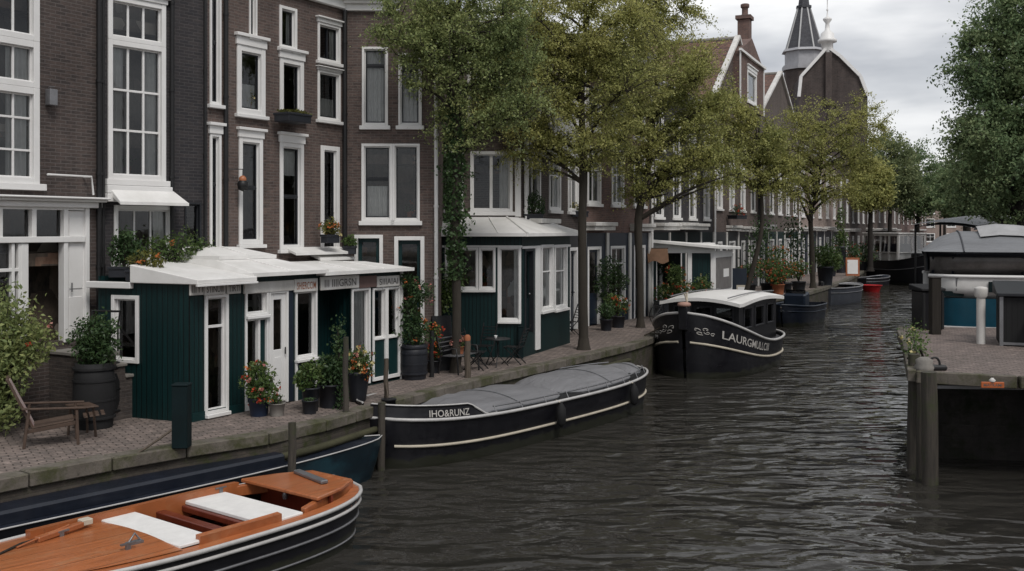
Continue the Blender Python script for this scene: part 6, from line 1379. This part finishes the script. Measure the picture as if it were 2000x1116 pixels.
# brick steps with iron railing left of the kiosk
sx=AT(60,0,17.6); t=thing('brick_steps','dark brick stoop with stone treads leading up to the open shop door','steps',(Pb[0],Pb[1],0),Facade(Pa,Pb).ang); f=Facade(Pa,Pb)
u0=f.u(95); u1=f.u(190); mb=MB(); tr=MB(); N_=7; H_=1.28; 
for k in range(N_):
    h=H_*(k+1)/N_; a=-1.6+k*.2; pass
L_=f.L; x0=u0-L_; x1=u1-L_
mb.box(x0,x1-.55,-1.25,-.02,0,1.2); tr.box(x0-.03,x1-.5,-1.3,-.015,1.201,1.27)
for k in range(5):
    xx=x1-.55+.2*k; h=1.2-.22*(k+1); mb.box(xx,xx+.2,-1.25,-.02,0,h); tr.box(xx-.0,xx+.23,-1.29,-.015,h+.001,h+.06)
mb.build('body',M['brick_step'],t); tr.build('tread',M['stone'],t,bevel=.012)
mb=MB(); P=[(x0,-1.24,1.26),(x0,-1.24,2.05)]; mb.tube(P,.02,6); mb.tube([(x0,-1.24,2.05),(x0+.6,-1.24,2.0),(x1-.5,-1.24,1.75),(x1+.1,-1.24,1.1),(x1+.4,-1.24,.8)],.022,7); mb.tube([(x1-.5,-1.24,1.2),(x1-.5,-1.24,1.75)],.018,6); mb.tube([(x1+.3,-1.24,.2),(x1+.32,-1.24,.9)],.018,6)
mb.build('hand_rail',M['iron'],t)
t=thing('storage_barrel','large black barrel standing beside the stoop behind the round shrub','barrel',AT(205,0,18.95)[:2]+(0,),R(50)); mb=MB(); mb.lathe([(.26,0),(.3,.35),(.3,.7),(.26,1.05)],20); mb.build('body',M['black_matt'],t)
for z in (.15,.55,.95): MB().lathe([(.298,z),(.31,z+.02),(.298,z+.05)],20).build('hoop',M['iron'],t)
# steamer chair with striped back
M['stripe']=None; 
def stripemat():
    m,nt,b=newmat('striped_canvas'); sp=nt.nodes.new('ShaderNodeSeparateXYZ'); link(nt,objco(nt),sp.inputs[0]); mu=nt.nodes.new('ShaderNodeMath'); mu.operation='MULTIPLY'; link(nt,sp.outputs[0],mu.inputs[0]); mu.inputs[1].default_value=24
    fr=nt.nodes.new('ShaderNodeMath'); fr.operation='FRACT'; link(nt,mu.outputs[0],fr.inputs[0]); lt=nt.nodes.new('ShaderNodeMath'); lt.operation='LESS_THAN'; link(nt,fr.outputs[0],lt.inputs[0]); lt.inputs[1].default_value=.5
    link(nt,mix(nt,lt.outputs[0],(.5,.45,.42),(.22,.10,.095)),b.inputs['Base Color']); b.inputs['Roughness'].default_value=.85; return m
M['stripe']=stripemat(); M['chair_wood']=plain('dark_chair_wood',(.085,.055,.04),.6,.4,6)
cp=G(102,866); t=thing('deck_chair','dark wooden deck chair with red striped back and long arms','chair',cp,R(115))
def chair_part(n,fn,mat,bev=.006): mb=MB(); fn(mb); return mb.build(n,M[mat],t,bevel=bev)
chair_part('seat',lambda m:[m.bar((-.25+.1*k,-.32,.4),(-.25+.1*k,.3,.32),.085,.025) for k in range(6)],'chair_wood')
def back(m):
    for k in range(1): m.loft([(-.25,.27,.34),(.25,.27,.34),(.25,.31,.34),(-.25,.31,.34)],[(-.22,.62,1.08),(.22,.62,1.08),(.22,.66,1.08),(-.22,.66,1.08)])
chair_part('backrest',back,'stripe'); chair_part('back_frame',lambda m:(m.bar((-.27,.28,.3),(-.23,.66,1.12),.04),m.bar((.27,.28,.3),(.23,.66,1.12),.04),m.bar((-.23,.66,1.1),(.23,.66,1.1),.045)),'chair_wood')
for s_ in (-1,1):
    chair_part('armrest',lambda m:m.bar((s_*.32,-.5,.6),(s_*.32,.45,.64),.075,.028),'chair_wood')
    chair_part('leg',lambda m:m.bar((s_*.31,-.38,0),(s_*.31,-.36,.6),.045),'chair_wood'); chair_part('leg',lambda m:m.bar((s_*.31,.42,0),(s_*.31,.34,.62),.045),'chair_wood')
    chair_part('side_rail',lambda m:m.bar((s_*.27,-.36,.36),(s_*.27,.4,.26),.04,.06),'chair_wood')
chair_part('foot_rest',lambda m:[m.bar((-.22,-.5-.09*k,.42+.01*k),(.22,-.5-.09*k,.42+.01*k),.06,.02) for k in range(4)],'chair_wood'); 
cp2=G(160,852); t=thing('side_table','small dark folding table beside the deck chair','table',cp2,R(-50)); MB().box(-.26,.26,-.2,.2,.5,.53).build('table_top',M['chair_wood'],t,bevel=.01)
for a,b in ((-1,-1),(1,-1),(-1,1),(1,1)): MB().bar((a*.22,b*.16,0),(a*.18,b*.13,.5),.03).build('leg',M['chair_wood'],t)
# bistro furniture on the terrace between the kiosks
def bistro_chair(label,loc,rz):
    t=thing('bistro_chair',label,'chair',loc,rz,'bistro chairs on the terrace'); B=lambda n,fn:(lambda m:(fn(m),m.build(n,M['iron'],t)))(MB())
    B('seat',lambda m:[m.bar((-.2,-.2+.08*k,.45),(.2,-.2+.08*k,.45),.055,.016) for k in range(6)])
    B('backrest',lambda m:[m.bar((-.19,.24+.03*k,.58+.085*k),(.19,.24+.03*k,.58+.085*k),.05,.016) for k in range(5)])
    for s in (-1,1): B('leg',lambda m:m.bar((s*.2,-.26,0),(s*.2,.22,.48),.024)); B('leg',lambda m:m.bar((s*.18,.28,0),(s*.18,-.2,.46),.024)); B('back_post',lambda m:m.bar((s*.2,.2,.44),(s*.2,.4,1.02),.026))
    return t
bistro_chair('black slatted bistro chair with its back to the green corner kiosk',G(945,709),R(-25))
bistro_chair('black bistro chair nearest the black barrel planter, facing the table',G(930,722),R(75))
bistro_chair('black folded looking chair at the far side of the bistro table by the green post',G(1003,711),R(-110))
bistro_chair('small black chair beside the dark tub at the glazed kiosk side',G(1112,655),R(-70))
def bistro_table(label,loc,r=.33):
    t=thing('bistro_table',label,'table',loc,0,'bistro tables on the terrace'); MB().lathe([(r,.70),(r,.72),(r-.01,.725)],22).build('table_top',M['iron'],t)
    for s in (0,1,2): a=s*2*PI/3+.4; MB().tube([(.05*math.cos(a),.05*math.sin(a),.69),(-.04*math.cos(a),-.04*math.sin(a),.35),(.3*math.cos(a),.3*math.sin(a),0)],.013,6).build('leg',M['iron'],t)
    return t
bt=bistro_table('round black bistro table with a white cup between the chairs',G(972,716)); bx=bt.location
c=tag(MB().lathe([(.025,0),(.04,.05),(.042,.07),(.036,.07),(.03,.02)],12,(bx[0]-.05,bx[1],.726)).build('cup',M['white']),'small white cup standing on the round bistro table','cup')
t=thing('garden_bench','black metal bench with curled ends by the pale wooden post','bench',G(898,727),R(62)); 
for k in range(5): pass
mb=MB(); [mb.bar((-.5,-.2+.09*k,.44),(.5,-.2+.09*k,.44),.06,.018) for k in range(5)]; mb.build('seat',M['grey_metal'],t); mb=MB(); [mb.bar((-.5,.24+.03*k,.55+.1*k),(.5,.24+.03*k,.55+.1*k),.06,.016) for k in range(4)]; mb.build('backrest',M['grey_metal'],t)
for s_ in (-1,1): mb=MB(); mb.tube([(s_*.5,-.26,0),(s_*.5,-.24,.3),(s_*.5,-.2,.62),(s_*.5,.1,.64),(s_*.5,.24,.5),(s_*.5,.36,.92)],.02,6); mb.tube([(s_*.5,.3,0),(s_*.5,.24,.45)],.02,6); mb.build('end_frame',M['iron'],t)
plant('pink flowers in a pot on the metal bench',(G(898,727)[0],G(898,727)[1],.455),'tub',.11,.18,'terracotta',[((0,0,.28),(.2,.18,.14))],'plant',300,.05,[('pink',12),('orange',5)])
def board(label,loc,rz,h,w,mat,paper=None,name='notice_board'):
    t=thing(name,label,'sign board',loc,rz,'boards on the quay')
    for s in (-1,1): 
        o=MB(); o.loft([(-w/2,s*.25,0),(w/2,s*.25,0),(w/2,s*.25+.03,0),(-w/2,s*.25+.03,0)],[(-w/2,s*.02,h),(w/2,s*.02,h),(w/2,s*.02+.03,h),(-w/2,s*.02+.03,h)]); o.build('panel',M[mat],t,bevel=.006)
    if paper: MB().loft([(-w*.38,-.235,h*.12),(w*.38,-.235,h*.12),(w*.38,-.225,h*.12),(-w*.38,-.225,h*.12)],[(-w*.38,-.06,h*.88),(w*.38,-.06,h*.88),(w*.38,-.05,h*.88),(-w*.38,-.05,h*.88)]).build('paper',M[paper],t)
    return t
board('tall black folded board beside the barrel planter',G(862,722),R(20),1.35,.5,'black'); 
board('black shop board with pale frame beyond the white quay shed',(AT(1462,0,52)[0]-.3,54,0),R(-10),1.5,1.3,'navy'); board('low white notice leaning beside the black shop board',(AT(1461,0,50)[0],51.3,0),R(-10),.75,.55,'cream','white')
board('white sheet in a red frame beside the black launch',(AT(1693,0,76.5)[0]-.4,78.5,0),R(-15),1.4,1.0,'red_board' if 'red_board' in M else 'terracotta','white')
# bicycle leaning near the barge bow
t=thing('bicycle','black bicycle leaning by the flower border behind the barge','bicycle',(AT(1303,0,38.4)[0],38.6,0),R(35))
for x in (-.52,.52):
    w=MB().tube([(x+.33*math.cos(a),0,.34+.33*math.sin(a)) for a in np.linspace(0,2*PI,25)[:-1]],.02,6,closed=True).build('wheel',M['black_matt'],t); sp=MB()
    for k in range(8): a=k*PI/8; sp.tube([(x+.32*math.cos(a),0,.34+.32*math.sin(a)),(x-.32*math.cos(a),0,.34-.32*math.sin(a))],.003,3)
    sp.build('spokes',M['grey_metal'],w)
mb=MB(); F_=[((-.52,0,.34),(-.05,0,.3)),((-.05,0,.3),(-.18,0,.8)),((-.52,0,.34),(-.18,0,.75)),((-.18,0,.75),(.36,0,.82)),((-.05,0,.3),(.36,0,.75)),((.52,0,.34),(.34,0,.98))]
for a,b in F_: mb.tube([a,b],.016,6)
mb.build('frame',M['black'],t); MB().tube([(.3,-.28,1.04),(.36,-.1,1.0),(.36,.1,1.0),(.3,.28,1.04)],.014,6).build('handlebar',M['grey_metal'],t); MB().box(-.32,-.06,-.08,.08,.86,.9).build('saddle',M['black_matt'],t,bevel=.03)
# mooring rope from landing corner and mooring line of the barge
mb=MB(); mb.tube([(8.05,20.2,PZ+.35),(8.3,20.6,PZ+.08),(8.2,21.2,PZ+.05),(8.65,21.9,PZ+.04),(8.5,22.6,PZ+.1),(8.75,23.2,PZ+.03)],.025,6); tag(mb.build('mooring_rope',M['wood_dark']),'dark rope coiled along the corner of the brick landing','rope')

t=thing('cloth_awning','small brown cloth awning hung beside the quay shed opening','awning',(AT(1283,0,41.9)[0],41.9,0),0)
rows=[[(x,-.35*k-.1,2.75-.55*k-.06*math.sin(x*9)*k) for x in np.linspace(-.42,.42,12)] for k in np.linspace(0,1,6)]; mb=MB(); mb.grid(rows,True); mb.build('cloth',plain('brown_cloth',(.20,.115,.07),.9,.3,5),t); MB().bar((-.45,-.08,2.76),(.45,-.08,2.76),.04).build('rod',M['iron'],t)
